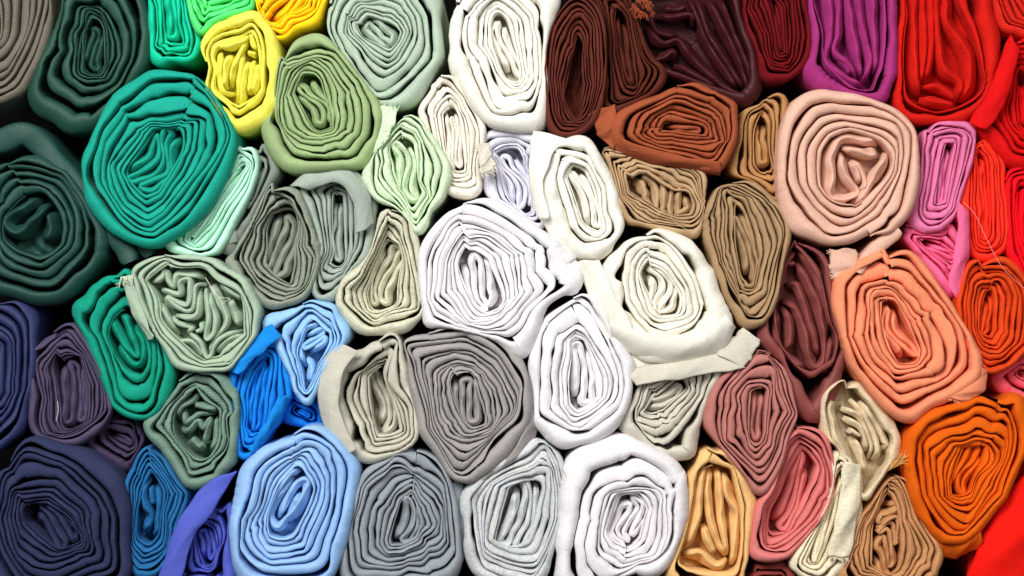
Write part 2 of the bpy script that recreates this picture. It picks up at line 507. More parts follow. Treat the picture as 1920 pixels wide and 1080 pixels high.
        for i, y in enumerate(ys):
            near = np.abs(qy - y) < max(sp * .6, 3)
            x0, x1 = qx[near].min() + sp * .55, qx[near].max() - sp * .55
            x0 += rng.uniform(0, .18) * (x1 - x0); x1 -= rng.uniform(0, .18) * (x1 - x0)
            xs = np.linspace(x0, x1, 6)
            if i % 2: xs = xs[::-1]
            w = pw * (qy.max() - qy.min()) * np.sin(fq * 6.28 * (xs - qx.min()) / (qx.max() - qx.min()) + ph + .25 * i) + rng.normal(0, sp * .1, 6)
            edge = 1 - (np.abs(y) / (np.abs(qy).max() + 1e-6)) ** 2
            for xx, ww in zip(xs, w): path.append(cen + d * xx + e * (y + ww * edge))
        core = [(sp * .44, path)]
    elif core is None:
        core = []
    strands = []
    for item in core:
        hw, path = item if isinstance(item, tuple) else (corew or 7, item)
        c, _ = crom(path, False, 8)
        ln = np.linalg.norm(np.diff(c, axis=0), axis=1).sum()
        strands.append((hw, resample(c, int(np.clip(ln / 3.0, 14, 400)), False), ln))
    every = np.concatenate([c for _, c, _ in strands] + [Iw[::4]]) if strands else None
    owner = np.concatenate([np.full(len(c), i) for i, (_, c, _) in enumerate(strands)] + [np.full(len(Iw[::4]), -1)]) if strands else None
    order = np.concatenate([np.arange(len(c)) for _, c, _ in strands] + [np.zeros(len(Iw[::4]))]) if strands else None
    for i, (hw, c, ln) in enumerate(strands):
        m = len(c)
        tg = np.gradient(c, axis=0); tg /= np.linalg.norm(tg, axis=1)[:, None] + 1e-9
        nn = np.stack([-tg[:, 1], tg[:, 0]], -1)
        dv = every[None] - c[:, None]                       # every fold widens until it meets its neighbour
        dd = np.linalg.norm(dv, axis=2) + 1e-6
        own = (owner[None] == i) & (np.abs(order[None] - np.arange(m)[:, None]) < max(5, hw * 1.2))
        cosn = np.einsum('ijk,ik->ij', dv, nn) / dd
        halves = []
        for sg_ in (-1, 1):
            near = np.where((cosn * sg_ > .55) & ~own, dd * np.abs(cosn), 1e3)
            k = near.argmin(1)
            gapd = near[np.arange(m), k]
            share = np.where(owner[k] == -1, .97, .485)
            halves.append(smooth(np.clip(gapd * share, hw * .45, hw * 1.9), 4))
        half = np.stack(halves, -1)
        x = np.linspace(0, ln / 60, m)
        ed = max(3, min(8, m // 4))
        taper = np.ones(m); taper[:ed] = np.linspace(.7, 1, ed); taper[-ed:] = np.linspace(1, .7, ed)
        half = half * taper[:, None]
        drop = np.zeros(m); drop[:ed] = np.linspace(1, 0, ed) ** 2; drop[-ed:] = np.linspace(0, 1, ed) ** 2
        zz = z - rec + coredz + wave1d(rng, x, [.35, .9, 1.7], [zamp, zamp * .5, zamp * .3]) - drop * 34 + rng.uniform(-1, 1) * zamp * 1.6
        pleat('core_fold', c, half, zz, 50, mat, root, origin, z, np.clip(wob * wave1d(rng, x, [.4, 1.1], [.5, .35]), -.7, .7))
    if floor and (strands or len(core) == 0):              # cloth seen deeper between the folds
        nr = 12
        tt = np.linspace(1.06, .02, nr)[None, :, None]
        P = Iw[::9]; cen = P.mean(0)
        g = cen + (P[:, None] - cen) * tt
        th = np.linspace(0, 2 * np.pi, len(P), endpoint=False)[:, None]
        zz = z - rec + coredz - floor + 7 * np.sin(th * 5 + tt[..., 0] * 9 + seed) * tt[..., 0] + 4 * np.sin(th * 9 - tt[..., 0] * 5) * tt[..., 0]
        su = np.linalg.norm(P - cen, axis=1).mean() * th + 0 * tt[..., 0]
        sv = 80 * tt[..., 0] + 0 * th
        grid_mesh('inner_cloth', to_world(g, zz, z), np.stack([su, sv], -1), mat, root, origin, closed_u=True)
    for (hw, dz, path) in extra:                # stretches of cloth lying outside the coil
        c, _ = crom(path, False, 10)
        ln = np.linalg.norm(np.diff(c, axis=0), axis=1).sum()
        m = int(np.clip(ln / 4.0, 20, 200))
        c = resample(c, m, False)
        x = np.linspace(0, ln / 60, m)
        half = hw * (1 + .08 * wave1d(rng, x, [.3, .8], [1, .6])); half[:3] *= [.6, .85, .95]; half[-3:] *= [.95, .85, .6]
        ribbon('loose_wrap', c, half, z + dz + wave1d(rng, x, [.3, .7], [3, 2]), 260, mat, root, origin, z, crest=wave1d(rng, x, [.2], [.3]), slope=.9)
    return dict(root=root, mat=mat, origin=origin, z=z)

def flap(r, A, B, name='loose_flap', bulge=6, thick=5, mat=None, nu=40, nv=14, ripple=2.0, seed=3):
    """a cloth patch lofted between two edges, each a list of (x, y, z) in picture units"""
    rng = np.random.default_rng(seed)
    def edge(E):
        E = np.array(E, float)
        c, _ = crom(E, False, 12) if len(E) > 2 else (E, None)
        s = np.concatenate([[0], np.cumsum(np.linalg.norm(np.diff(c, axis=0), axis=1))])
        q = np.linspace(0, s[-1], nu)
        return np.stack([np.interp(q, s, c[:, k]) for k in range(3)], -1)
    a, b = edge(A), edge(B)
    v = np.linspace(0, 1, nv)[None, :, None]
    g = a[:, None] * (1 - v) + b[:, None] * v
    uu = np.linspace(0, 1, nu)[:, None]
    g[..., 2] += bulge * np.sin(np.pi * v[..., 0]) + ripple * np.sin(uu * rng.uniform(8, 16) + v[..., 0] * 3 + rng.uniform(0, 6)) * np.sin(np.pi * v[..., 0])
    nz = np.stack([sum(a_ * np.sin(uu * f1 + v[..., 0] * f2 + rng.uniform(0, 6)) for a_, f1, f2 in ((1.6, 7, 2), (1.0, 15, 5), (.6, 27, 9))) for _ in range(2)], -1)
    g[..., :2] += nz
    co = to_world(g[..., :2], g[..., 2])
    su = np.cumsum(np.concatenate([np.zeros((1, nv)), np.linalg.norm(np.diff(g, axis=0), axis=-1)]), 0)
    sv = np.cumsum(np.concatenate([np.zeros((nu, 1)), np.linalg.norm(np.diff(g, axis=1), axis=-1)], 1), 1)
    o = grid_mesh(name, co, np.stack([su, sv], -1), mat or r['mat'], r['root'], r['origin'])
    so = o.modifiers.new('thickness', 'SOLIDIFY'); so.thickness = thick * S; so.offset = 0
    return o

def tube_group(name, paths, rad, mat, r, seg=5):
    """thin threads as tubes, joined in one part"""
    vs_, fs = [], []
    for path in paths:
        P = np.array(path, float)
        if len(P) > 2: 
            c, _ = crom(P, False, 7)
        else: c = P
        w = to_world(c[:, :2], c[:, 2])
        t = np.gradient(w, axis=0); t /= np.linalg.norm(t, axis=1)[:, None] + 1e-12
        up = np.array([.3, 1, .2]); up = up / np.linalg.norm(up)
        n1 = np.cross(t, up); n1 /= np.linalg.norm(n1, axis=1)[:, None] + 1e-12
        n2 = np.cross(t, n1)
        base = len(vs_)
        for i in range(len(w)):
            rr = rad * S * (1 if i < len(w) - 1 else .5)
            for k in range(seg):
                an = 2 * math.pi * k / seg
                vs_.append(tuple(w[i] + rr * (math.cos(an) * n1[i] + math.sin(an) * n2[i]) - r['origin']))
        for i in range(len(w) - 1):
            for k in range(seg):
                k2 = (k + 1) % seg
                fs.append((base + i * seg + k, base + i * seg + k2, base + (i + 1) * seg + k2, base + (i + 1) * seg + k))
    me = bpy.data.meshes.new(name); me.from_pydata(vs_, [], fs); me.update()
    for p in me.polygons: p.use_smooth = True
    me.materials.append(mat)
    o = bpy.data.objects.new(name, me); C.objects.link(o); o.parent = r['root']
    return o

def fray(r, A, B, direction, length=14, count=26, mat=None, seed=5, rad=.7):
    """short loose yarn ends along the edge from A to B"""
    rng = np.random.default_rng(seed)
    A, B, d = (np.array(v, float) for v in (A, B, direction))
    d = d / np.linalg.norm(d)
    paths = []
    for i in range(count):
        p = A + (B - A) * (i + rng.uniform(-.4, .4)) / count
        l = length * rng.uniform(.5, 1.25)
        j = rng.normal(0, .28, 3); j2 = rng.normal(0, .4, 3)
        paths.append([p - d * 3, p + (d + j) * l * .5, p + (d + j * 1.2 + j2 * .5) * l])
    return tube_group('frayed_edge', paths, rad, mat or r['mat'], r)

# ------------------------------------------------------------------ setting
def board(name, lo, hi, rgb):
    v = [(x, y, z) for x in (lo[0], hi[0]) for y in (lo[1], hi[1]) for z in (lo[2], hi[2])]
    f = [(0, 1, 3, 2), (4, 6, 7, 5), (0, 4, 5, 1), (2, 3, 7, 6), (0, 2, 6, 4), (1, 5, 7, 3)]
    me = bpy.data.meshes.new(name); me.from_pydata(v, [], f); me.update()
    me.materials.append(plain_material(name + '_paint', rgb, .8))
    o = bpy.data.objects.new(name, me); C.objects.link(o)
    o['kind'] = 'structure'
    return o
board('shelf', (-1.0, -0.09, -0.03), (1.0, 0.56, 0.0), (24, 21, 20))
board('shaded_back_wall', (-1.0, 0.56, -0.03), (1.0, 0.59, 1.1), (7, 6, 6))  # added backdrop; near-black colour stands in for deep shade between the rolls

# ------------------------------------------------------------------ traced inner contours and core folds of the rolls
def v(x0, y0, pts, k=4.0):
    return [(x0 + p[0] / k, y0 + p[1] / k) + tuple(p[2:]) for p in pts]
def vs_(x0, y0, strands, k=4.0):
    return [(w, [q[:2] for q in v(x0, y0, p, k)]) for (w, p) in strands]

TRACE = {
'forest': dict(n=4, rings=[(3, v(0,0,[(640,15),(540,60),(460,200),(435,360),(450,500),(520,640),(640,670),(770,655),(860,560),(905,430),(915,300),(860,140),(760,30)])),
    (4, v(0,0,[(630,45),(560,130),(505,300),(500,450),(545,570),(600,600),(780,600,1),(840,500),(870,350),(840,230),(740,80)]))],
    core=vs_(0,0,[(8,[(690,75),(740,80),(800,220),(860,330,1),(810,420),(785,590)]),(9,[(690,85),(720,240),(745,410),(680,490),(565,530),(545,480),(590,330),(640,180),(650,70)]),(8,[(620,60),(560,220),(530,420),(550,560),(680,590),(780,590)])])),
'pine': dict(out=[(0,290),(50,288),(88,302),(140,367),(180,435),(193,485,1),(150,535),(90,558),(30,556),(-40,530),(-90,430),(-70,330)], n=5, ow=1.3,
    rings=[(3, v(0,250,[(200,320),(60,370),(-60,560),(-80,760),(20,920),(150,1010),(300,1020),(480,930),(540,850),(530,680),(440,420),(330,350)])),
    (5, v(0,250,[(280,430),(150,480),(30,600),(0,700),(20,790),(130,880),(330,915),(430,830),(435,640),(390,520),(340,470)]))],
    core=vs_(0,250,[(10,[(280,470),(150,560),(30,640),(30,710),(100,745),(200,690),(280,600),(330,540),(345,545)]),(12,[(335,580),(350,650),(335,740),(320,815)])]),
    extra=[(22,-14,[(-60,285),(0,262),(42,250),(85,285),(140,350),(190,410),(225,460),(240,492)]),(14,-30,[(150,330),(205,395),(250,440),(275,480)])]),
'teal': dict(n=3, rings=[(1,[(385,165),(310,150),(262,172),(222,210),(190,260),(182,312),(200,365),(235,418),(275,432),(320,415),(365,365),(405,300),(415,245),(405,205)]),
    (3,[(350,222,1),(290,210),(245,240),(212,280),(205,320),(228,370),(245,400),(270,418,1),(300,405),(335,360),(365,310),(385,262,1),(375,225)])],
    core=[(9,[(322,262),(290,258),(262,280),(256,320),(262,345),(280,348),(300,315),(318,290),(322,280)]),(9,[(345,235),(352,270),(330,310),(303,360),(290,372),(268,395)]),(9,[(228,290),(235,330),(250,365),(262,392)]),(8,[(225,290),(232,268),(255,252),(290,240),(330,238)]),(7,[(372,262),(350,300),(320,350),(290,388)])]),
'olive': dict(n=3, rings=[(1,[(570,85),(540,100),(525,130),(515,190),(520,240),(545,275),(590,292),(640,288),(668,270),(682,235),(672,180),(640,125),(605,90)]),
    (3,[(555,115,1),(533,150),(522,200),(532,240),(560,258),(580,262),(625,260),(662,240,1),(660,215),(645,165),(610,125),(580,105)])],
    core=[(9,[(534,180),(538,160),(556,148),(575,160),(590,165),(600,158),(612,165),(626,190),(618,215),(600,235),(612,250)]),(10,[(552,165),(556,200),(560,240),(556,252)]),(8,[(566,120),(572,140),(600,142),(625,158),(640,185),(640,215),(620,235)]),(8,[(590,175),(596,188),(580,205),(562,215),(575,228),(600,222)]),(6,[(545,170),(540,210),(548,245)])]),
'sage': dict(n=4, rings=[(2, v(624,0,[(60,-60),(10,100),(0,220),(60,380),(150,500),(260,620),(400,690),(530,640),(620,530),(690,350),(680,150),(600,20),(450,-60)])),
    (4, v(624,0,[(230,30),(140,80),(95,190),(120,300),(220,420),(380,490),(470,470),(540,380),(600,230),(590,120),(520,30),(380,-10)]))],
    core=vs_(624,0,[(12,[(150,165),(160,245),(240,290),(330,250),(400,210),(520,215),(555,240),(510,330),(450,440),(400,450)]),(11,[(155,150),(250,125),(400,120),(520,150),(560,200)]),(8,[(390,260),(385,350),(395,420)]),(9,[(240,60),(280,85),(420,80),(520,115)]),(11,[(130,300),(220,390),(330,440)]),(5,[(440,260),(450,330)])])),
'yellow': dict(n=3, rings=[(1, v(312,0,[(600,150),(480,200),(330,290,1),(290,400),(290,560),(330,680),(420,810),(520,890),(640,830),(720,740),(740,600),(740,400),(730,250),(680,180)])),
    (3, v(312,0,[(610,200),(480,290),(350,340,1),(345,420),(350,560),(390,680),(460,760),(520,820,1),(620,740),(690,640),(700,500),(690,380),(650,260)]))],
    core=vs_(312,0,[(5.5,[(390,370),(400,450),(400,600),(430,680),(500,690)]),(5.5,[(470,390),(440,480),(430,600),(440,660)]),(6,[(600,280),(545,400),(490,540),(465,640)]),(5.5,[(565,380),(545,560),(520,760)]),(5.5,[(600,450),(570,600),(560,720),(540,790)]),(5.5,[(645,440),(625,560),(605,700)]),(5.5,[(675,470),(660,600),(650,700)]),(5,[(590,385),(665,395)]),(6,[(365,335),(480,350),(580,300),(610,240)]),(4,[(620,230),(640,330),(670,370)])])),
'celery': dict(n=2, rings=[(2, v(624,200,[(525,110,1),(430,220),(330,320),(300,500),(340,640,1),(480,700),(580,790),(625,900),(680,760),(800,620,1),(800,500),(740,330),(640,220)]))],
    core=vs_(624,200,[(7,[(500,350),(435,420),(445,560),(520,680),(620,740),(670,690),(650,560),(590,430),(520,360)]),(5,[(490,395),(505,500),(530,605),(555,590),(525,450),(498,390)]),(8,[(470,275),(560,330),(645,375)]),(6,[(575,480),(620,570),(600,690)]),(9,[(690,330),(725,480),(745,640)]),(8,[(520,130),(440,260),(370,330),(345,480),(360,600)]),(8,[(545,140),(640,290),(740,400),(780,540)]),(7,[(380,640),(500,740),(600,850)]),(6,[(390,400),(400,560),(470,680)])])),
'offwhite': dict(n=4, rings=[(2,[(938,-15),(890,10),(868,70),(880,130),(915,195),(960,220),(1000,205),(1012,150),(1005,80),(1000,10)]),(4,[(935,-5),(908,20),(896,70),(908,115),(932,150),(965,178),(988,160),(985,90),(975,30)])],
    core=[(8,[(945,42),(918,45),(916,62),(932,110),(948,152),(962,152),(955,110),(940,70),(928,48)]),(9,[(905,25),(900,70),(915,110),(935,150),(955,172)]),(8,[(935,10),(965,30),(970,90),(978,150)])]),
'cream': dict(n=2, rings=[(1, v(936,240,[(560,190),(380,270,1),(370,350),(420,480),(490,650),(540,800),(680,870),(800,840),(850,760),(860,650),(790,450),(730,300),(680,210)])),
    (2, v(936,240,[(570,220),(440,290),(430,370),(470,500),(540,650),(600,800),(700,850),(790,800),(810,650),(740,450),(700,300)]))],
    core=vs_(936,240,[(9,[(600,250),(470,300),(460,350),(490,480),(560,600),(620,790),(660,770),(610,600),(540,480),(490,380)]),(9,[(500,360),(600,345),(640,370),(640,480),(690,560),(680,700),(690,830)]),(8,[(690,310),(710,420),(770,560),(790,700)]),(8,[(740,620),(740,720),(790,740)])])),
'oxblood': dict(n=8, ow=1.3, rings=[(2, v(936,0,[(560,10,1),(440,150),(390,350),(380,600),(410,800),(470,960,1),(620,900),(700,740),(760,560),(750,330),(690,150)])),
    (8, v(936,0,[(590,270),(545,400),(510,620),(490,720),(540,880),(610,880),(625,650),(615,450),(635,330)]))],
    core=[]),
'wine': dict(zamp=3, wob=.15, n=1, rec=30, rings=[(1, v(1248,0,[(-190,-80),(-150,250),(-40,440),(200,560),(420,680),(630,740,1),(680,600),(600,330),(480,60),(430,-100),(100,-160)]))],
    core=vs_(1248,0,[(6,[(190,-40),(300,240),(420,440),(560,660)]),(6,[(250,-40),(340,240),(480,460),(590,620),(640,655)]),(7,[(330,-40),(460,200),(560,420),(650,680)]),(8,[(420,-40),(560,300),(660,560),(650,700)]),(8,[(-140,170),(-60,270),(0,310),(110,285),(200,400),(400,600),(560,690),(630,670)]),(7,[(-160,280),(-90,420),(0,410),(70,370),(80,450)]),(6,[(-120,60),(-60,210),(40,250),(110,240)]),(5,[(-60,100),(60,110),(200,90),(230,170)]),(5,[(0,40),(100,50),(180,20)]),(8,[(80,460),(250,560),(420,660)])])),
'scarlet': dict(zamp=3, wob=.2, n=2, rings=[(2, v(1560,0,[(590,-180),(545,0),(550,300),(560,560),(640,750),(800,830),(1000,820),(1120,700),(1130,450),(1080,250),(980,60),(930,-180)]))],
    core=vs_(1560,0,[(8,[(640,-140),(640,300),(650,520),(685,700)]),(8,[(700,-140),(715,300),(690,620)]),(8,[(760,-140),(770,250),(760,420),(715,600)]),(10,[(860,-140),(880,150),(1010,320),(1055,460),(1040,600),(1000,750)]),(12,[(800,-140),(815,300),(860,510),(985,600),(965,740)]),(8,[(700,640),(800,640),(900,690),(970,760)]),(6,[(690,725),(820,755),(960,785)])])),
'magenta': dict(zamp=3, wob=.25, n=2, rings=[(2,[(1530,-45),(1548,60),(1542,130),(1600,163),(1655,165,1),(1658,60),(1660,-45)])],
    core=[(7,[(1558,-35),(1560,60),(1553,110),(1585,140),(1625,160)]),(7,[(1574,-35),(1575,60),(1568,92),(1595,120),(1612,145)]),(7,[(1590,-35),(1604,60),(1612,110),(1622,145)]),(7,[(1610,-35),(1624,60),(1636,108),(1622,152)]),(7,[(1634,-35),(1644,60),(1645,135)]),(8,[(1572,98),(1590,118),(1600,140)])]),
'khaki': dict(n=4, rings=[(4,[(1165,302),(1164,345),(1180,380),(1250,412),(1300,425),(1302,350),(1282,322),(1210,312)])],
    core=[(5,[(1170,310),(1176,335),(1200,347),(1222,350),(1236,366)]),(5,[(1190,318),(1215,325),(1232,312),(1250,322),(1243,355),(1240,375)]),(5,[(1246,328),(1256,360),(1248,388)]),(5,[(1260,330),(1272,360),(1256,395)]),(5,[(1185,358),(1235,385),(1262,398),(1283,372),(1278,338)]),(5,[(1180,375),(1240,402),(1290,415),(1292,360)])]),
'camel': dict(n=5, ow=1.1, rings=[(3,[(1350,347),(1332,355),(1328,390),(1340,440),(1355,487),(1375,535),(1398,590,1),(1430,570),(1445,520),(1455,460),(1450,410),(1420,370)]),
    (5,[(1355,360),(1346,395),(1355,440),(1375,490),(1395,550),(1415,545),(1430,490),(1440,450,1),(1430,420),(1400,385)])],
    core=[(5,[(1355,372),(1375,402),(1415,440)]),(5,[(1358,385),(1372,430),(1390,490),(1405,540)]),(5,[(1366,402),(1390,430),(1415,452)]),(5,[(1436,452),(1420,460),(1412,490),(1410,530)]),(5,[(1403,462),(1405,490)]),(5,[(1378,440),(1395,490),(1408,520)])]),
'blush': dict(n=5, ow=1.1, rings=[(2, v(1440,170,[(600,150),(380,160),(230,270),(160,400),(160,700),(300,900),(450,1030),(600,1060),(750,1000),(900,850),(1020,650),(1040,560),(980,290),(800,180)])),
    (5, v(1440,170,[(680,300),(520,330),(420,430),(390,600),(420,800),(520,880),(660,870),(760,780),(900,640),(950,560),(940,440),(860,340)]))],
    core=vs_(1440,170,[(10,[(860,380),(700,350),(560,370),(500,470),(480,680),(480,790),(540,815),(690,760),(600,640),(580,560),(565,450)]),(10,[(580,420),(650,450),(760,480),(850,475)]),(8,[(650,510),(720,600),(740,700),(690,760)]),(15,[(920,460),(860,560),(790,650),(740,760),(650,850)]),(6,[(640,520),(690,620),(700,700)])]),
    extra=[(13,-8,[(1690,432),(1650,462),(1622,490),(1612,512)])]),
'rosewood': dict(zamp=3, wob=.25, n=2, ow=1.2, rings=[(2, v(1400,440,[(395,60,1),(300,180),(260,330),(230,480),(210,640),(210,800),(270,900),(400,1000),(530,1080),(600,1040),(680,900),(690,760),(620,640),(570,400),(480,180)]))],
    core=vs_(1400,440,[(8,[(390,115),(310,220),(275,330),(255,440)]),(9,[(390,210),(460,330),(560,560),(600,800),(580,960),(520,990),(480,900),(440,700),(380,560),(290,500)]),(8,[(320,380),(390,380),(440,500),(500,700),(560,930)]),(9,[(400,110),(520,280),(600,520),(650,720)]),(9,[(290,540),(340,680),(310,880)]),(10,[(650,770),(610,960),(560,1050)]),(10,[(240,560),(240,780),(330,920),(460,1020)]),(8,[(310,220),(380,215)])])),
'salmon': dict(n=3, ow=1.2, rings=[(1, v(1560,470,[(400,60,1),(220,200),(140,330),(150,640),(240,830),(360,1030),(560,1110),(760,1060),(900,920),(990,800),(940,560),(760,330),(560,140)])),
    (2, v(1560,470,[(420,190),(300,240),(220,360),(210,560),(280,780),(400,950),(560,1010),(760,960),(880,830),(830,600),(680,380),(540,220)])),
    (3, v(1560,470,[(360,260),(290,330),(285,560),(330,760),(450,900),(600,935),(750,800),(750,650),(650,500),(500,310)]))],
    core=vs_(1560,470,[(10,[(350,300),(325,480),(335,690),(420,830),(520,865),(600,800),(620,640),(565,440),(440,310),(370,300)]),(9,[(375,310),(490,400),(505,500),(420,620),(400,660)]),(10,[(560,520),(500,660),(440,720),(460,800)]),(8,[(620,900),(740,830),(800,720)])])),
'orange': dict(n=4, rings=[(1,[(1857,750),(1800,772),(1750,795),(1722,825),(1720,845),(1723,890),(1735,930),(1760,970),(1810,1000,1),(1850,960),(1885,900),(1905,840),(1910,790),(1895,760)]),
    (4,[(1835,812),(1795,822),(1772,855),(1764,900),(1775,942),(1800,960),(1838,945),(1862,895),(1872,850),(1858,820)])],
    core=[(9,[(1857,857),(1830,842),(1802,850),(1782,890),(1785,935),(1800,948),(1830,925),(1850,885),(1857,857)]),(9,[(1822,866),(1810,882),(1800,910),(1802,928)])]),
'navybig': dict(n=4, ow=1.4, rings=[(1, v(0,810,[(140,190,1),(30,290),(-20,500),(-40,800),(30,1000),(200,1130),(500,1130),(760,1060),(860,950),(860,740),(780,500),(600,320),(350,200)])),
    (4, v(0,810,[(300,400),(90,430,1),(70,600),(90,850),(180,940),(400,960),(690,915,1),(600,760),(520,560),(420,440)]))],
    core=vs_(0,810,[(8,[(390,520),(250,560),(140,640),(130,740),(200,790),(240,770),(260,650),(330,600)]),(9,[(380,530),(430,620),(500,760),(580,850),(570,890),(400,890),(160,870),(140,790)]),(8,[(150,850),(280,830),(360,780),(390,690),(430,830)]),(8,[(280,770),(340,680),(420,660),(470,760),(490,840)]),(9,[(110,460),(280,440),(400,490)])])),
'cobalt': dict(n=6, rings=[(6, v(0,810,[(1120,310),(1055,480),(1020,620),(1040,780),(1120,830),(1205,770),(1215,600),(1195,440)]))],
    core=vs_(0,810,[(6,[(1110,340),(1070,480),(1120,640),(1060,770)]),(6,[(1150,400),(1180,550),(1170,740),(1120,790)]),(5,[(1120,410),(1140,560)])])),
'sagestar': dict(n=3, facet=.3, rings=[(1, v(250,460,[(250,90,1),(20,215,1),(100,400),(190,560),(290,730,1),(400,850),(520,910,1),(720,880,1),(820,740),(870,680,1),(850,500),(800,400),(600,270),(500,190),(350,160)])),
    (3, v(250,460,[(250,130,1),(90,260,1),(200,400),(230,530),(330,690,1),(520,880,1),(650,850,1),(700,740),(850,680,1),(800,420),(550,210)]))], kinks=(),
    core=vs_(250,460,[(6,[(100,280),(200,240),(220,190),(240,260),(290,310),(330,220),(520,240)]),(6,[(180,330),(330,370),(340,270),(420,260),(395,450),(250,390),(240,405),(380,490),(440,470),(460,310),(530,300)]),(6,[(480,320),(480,500),(440,540),(290,530)]),(6,[(520,320),(560,520),(540,700),(600,660),(610,560),(555,360)]),(6,[(565,300),(640,440),(690,570),(600,690),(550,830)]),(6,[(380,640),(480,720),(550,840),(640,700),(800,640)]),(6,[(310,720),(430,730),(530,850)]),(6,[(590,810),(700,710),(830,670)]),(6,[(270,530),(330,590),(430,620),(370,660)]),(5,[(500,570),(510,630),(450,650)]),(8,[(720,400),(740,520),(790,610)]),(5,[(640,270),(720,345),(815,410)]),(5,[(150,380),(220,500),(280,600),(310,680)])])),
'slate': dict(n=4, facet=.35, rings=[(1, v(240,680,[(620,110,1),(370,150,1),(290,330),(140,490,1),(270,570),(380,680),(450,850,1),(680,830,1),(760,640),(750,450),(800,380,1),(700,240)])),
    (4, v(240,680,[(510,190,1),(385,320),(330,430),(350,560),(440,680),(540,750),(635,700),(685,520),(695,380),(570,300)]))],
    core=vs_(240,680,[(7,[(400,360),(420,470),(520,390),(640,390)]),(7,[(360,510),(440,510),(510,440),(550,500),(600,430),(560,600),(610,610)]),(7,[(450,570),(520,640),(560,610)]),(6,[(650,400),(640,560),(600,680)]),(6,[(480,310),(660,370)]),(6,[(510,200),(480,290),(390,340),(350,430)])])),
'steel': dict(n=5, ow=1.0, rings=[(1, v(630,810,[(500,160),(350,280),(230,450),(140,650),(120,850),(180,990),(400,1060),(640,1060),(780,950),(810,750),(800,520),(720,320),(620,200)])),
    (5, v(630,810,[(540,390),(430,480),(320,640),(300,780),(350,900),(520,1000,1),(640,900),(740,760),(745,600),(690,480)]))],
    core=vs_(630,810,[(10,[(730,550),(600,540),(480,620),(345,690)]),(11,[(345,710),(400,760),(500,790),(600,700),(680,600),(730,640)]),(10,[(700,680),(640,800),(540,960)]),(12,[(350,810),(450,870),(520,950)]),(10,[(420,540),(540,470),(660,500)])]),
    extra=[(9,-30,[(820,860),(846,900),(862,960),(866,1050)])]),
'silver': dict(n=3, ow=1.0, rings=[(3, v(860,810,[(620,150),(450,240),(310,330),(210,430),(180,600),(190,800),(260,950),(400,1040),(560,1010),(670,900),(730,650),(755,450),(710,260)]))],
    core=vs_(860,810,[(9,[(560,300),(440,380),(400,500),(440,620),(360,720),(310,820),(300,900),(330,920),(380,800),(440,720)]),(9,[(580,320),(680,420),(700,560),(640,740),(560,860),(490,860),(480,800),(560,640),(600,480),(540,420),(480,430)]),(8,[(340,480),(365,600),(300,720),(270,840),(320,940),(420,930),(500,980),(600,930)]),(6,[(260,520),(235,760)]),(7,[(600,230),(460,290),(380,380),(330,460)])])),
'white_low': dict(n=3, ow=1.2, rings=[(2, v(1030,810,[(460,330),(330,420),(285,560),(280,760),(290,950),(400,1080),(620,1080),(860,900),(930,700),(960,500),(860,290),(640,250)])),
    (3, v(1030,810,[(450,430,1),(390,540),(380,750),(390,940,1),(560,1030),(780,960),(880,760),(910,560),(780,420),(620,420)]))],
    core=vs_(1030,810,[(8,[(440,490),(600,480),(680,520),(680,650),(640,820)]),(8,[(620,520),(500,640),(400,860)]),(8,[(560,560),(620,640),(620,800)]),(9,[(400,930),(500,820),(700,830),(860,740)]),(9,[(720,480),(710,640),(700,800)]),(9,[(780,430),(820,600),(900,500)]),(9,[(450,960),(620,920),(780,900)])])),
'white_mid': dict(n=2, ow=1.1, rings=[(1, v(980,540,[(380,90),(220,230),(140,420),(120,640),(140,850),(260,1020),(370,1080),(520,1040),(700,880),(790,720),(730,560),(620,400),(500,150)])),
    (2, v(980,540,[(380,280),(250,420),(225,640),(250,820),(360,1010),(460,1040),(620,860),(700,720),(620,560),(480,360)]))],
    core=vs_(980,540,[(8,[(280,440),(310,560),(250,760)]),(8,[(380,480),(420,560),(330,700),(340,900),(400,980)]),(9,[(420,360),(480,520),(540,640),(600,700)]),(9,[(690,700),(520,740),(440,820),(380,940)]),(8,[(480,830),(560,900),(480,960)]),(7,[(330,430),(400,460)]),(9,[(590,620),(560,820),(500,900)])])),
'white_big': dict(n=3, ow=1.2, rings=[(1, v(780,370,[(330,170),(220,240),(145,400,1),(140,560),(150,860,1),(300,900),(560,1000),(760,1040),(880,880),(930,690),(800,480),(640,290),(480,190)])),
    (3, v(780,370,[(430,260),(300,320),(230,430),(220,600),(280,760),(400,870),(560,920),(720,860),(790,700),(740,520),(640,360),(540,280)]))],
    core=vs_(780,370,[(9,[(430,340),(310,420),(285,500)]),(11,[(280,520),(400,500),(490,560),(480,750),(430,740),(390,590)]),(11,[(500,570),(585,680),(580,790),(480,800)]),(10,[(480,370),(520,520),(640,640),(710,780),(660,840),(540,840)]),(9,[(400,370),(490,470),(510,560)]),(10,[(290,600),(350,740),(460,850)])])),
'stonegrey': dict(n=5, ow=1.2, rings=[(1, v(750,620,[(60,110,1),(110,260),(160,440),(230,620),(260,800),(400,1040,1),(510,1030),(680,840),(870,660),(900,560),(830,330),(640,120),(400,60),(200,70)])),
    (5, v(750,620,[(410,190),(280,280),(270,470),(310,700),(430,840),(560,870),(680,760),(770,600),(740,430),(620,290)]))],
    core=vs_(750,620,[(8,[(430,250),(350,300),(360,480),(390,660),(460,780),(600,770),(680,640),(680,540),(600,370),(450,260)]),(12,[(430,300),(465,400),(470,480),(460,640),(480,740)]),(7,[(460,330),(560,440),(640,590)]),(8,[(530,500),(590,620),(590,740),(520,690)]),(7,[(310,300),(320,480),(350,700),(450,820)])])),
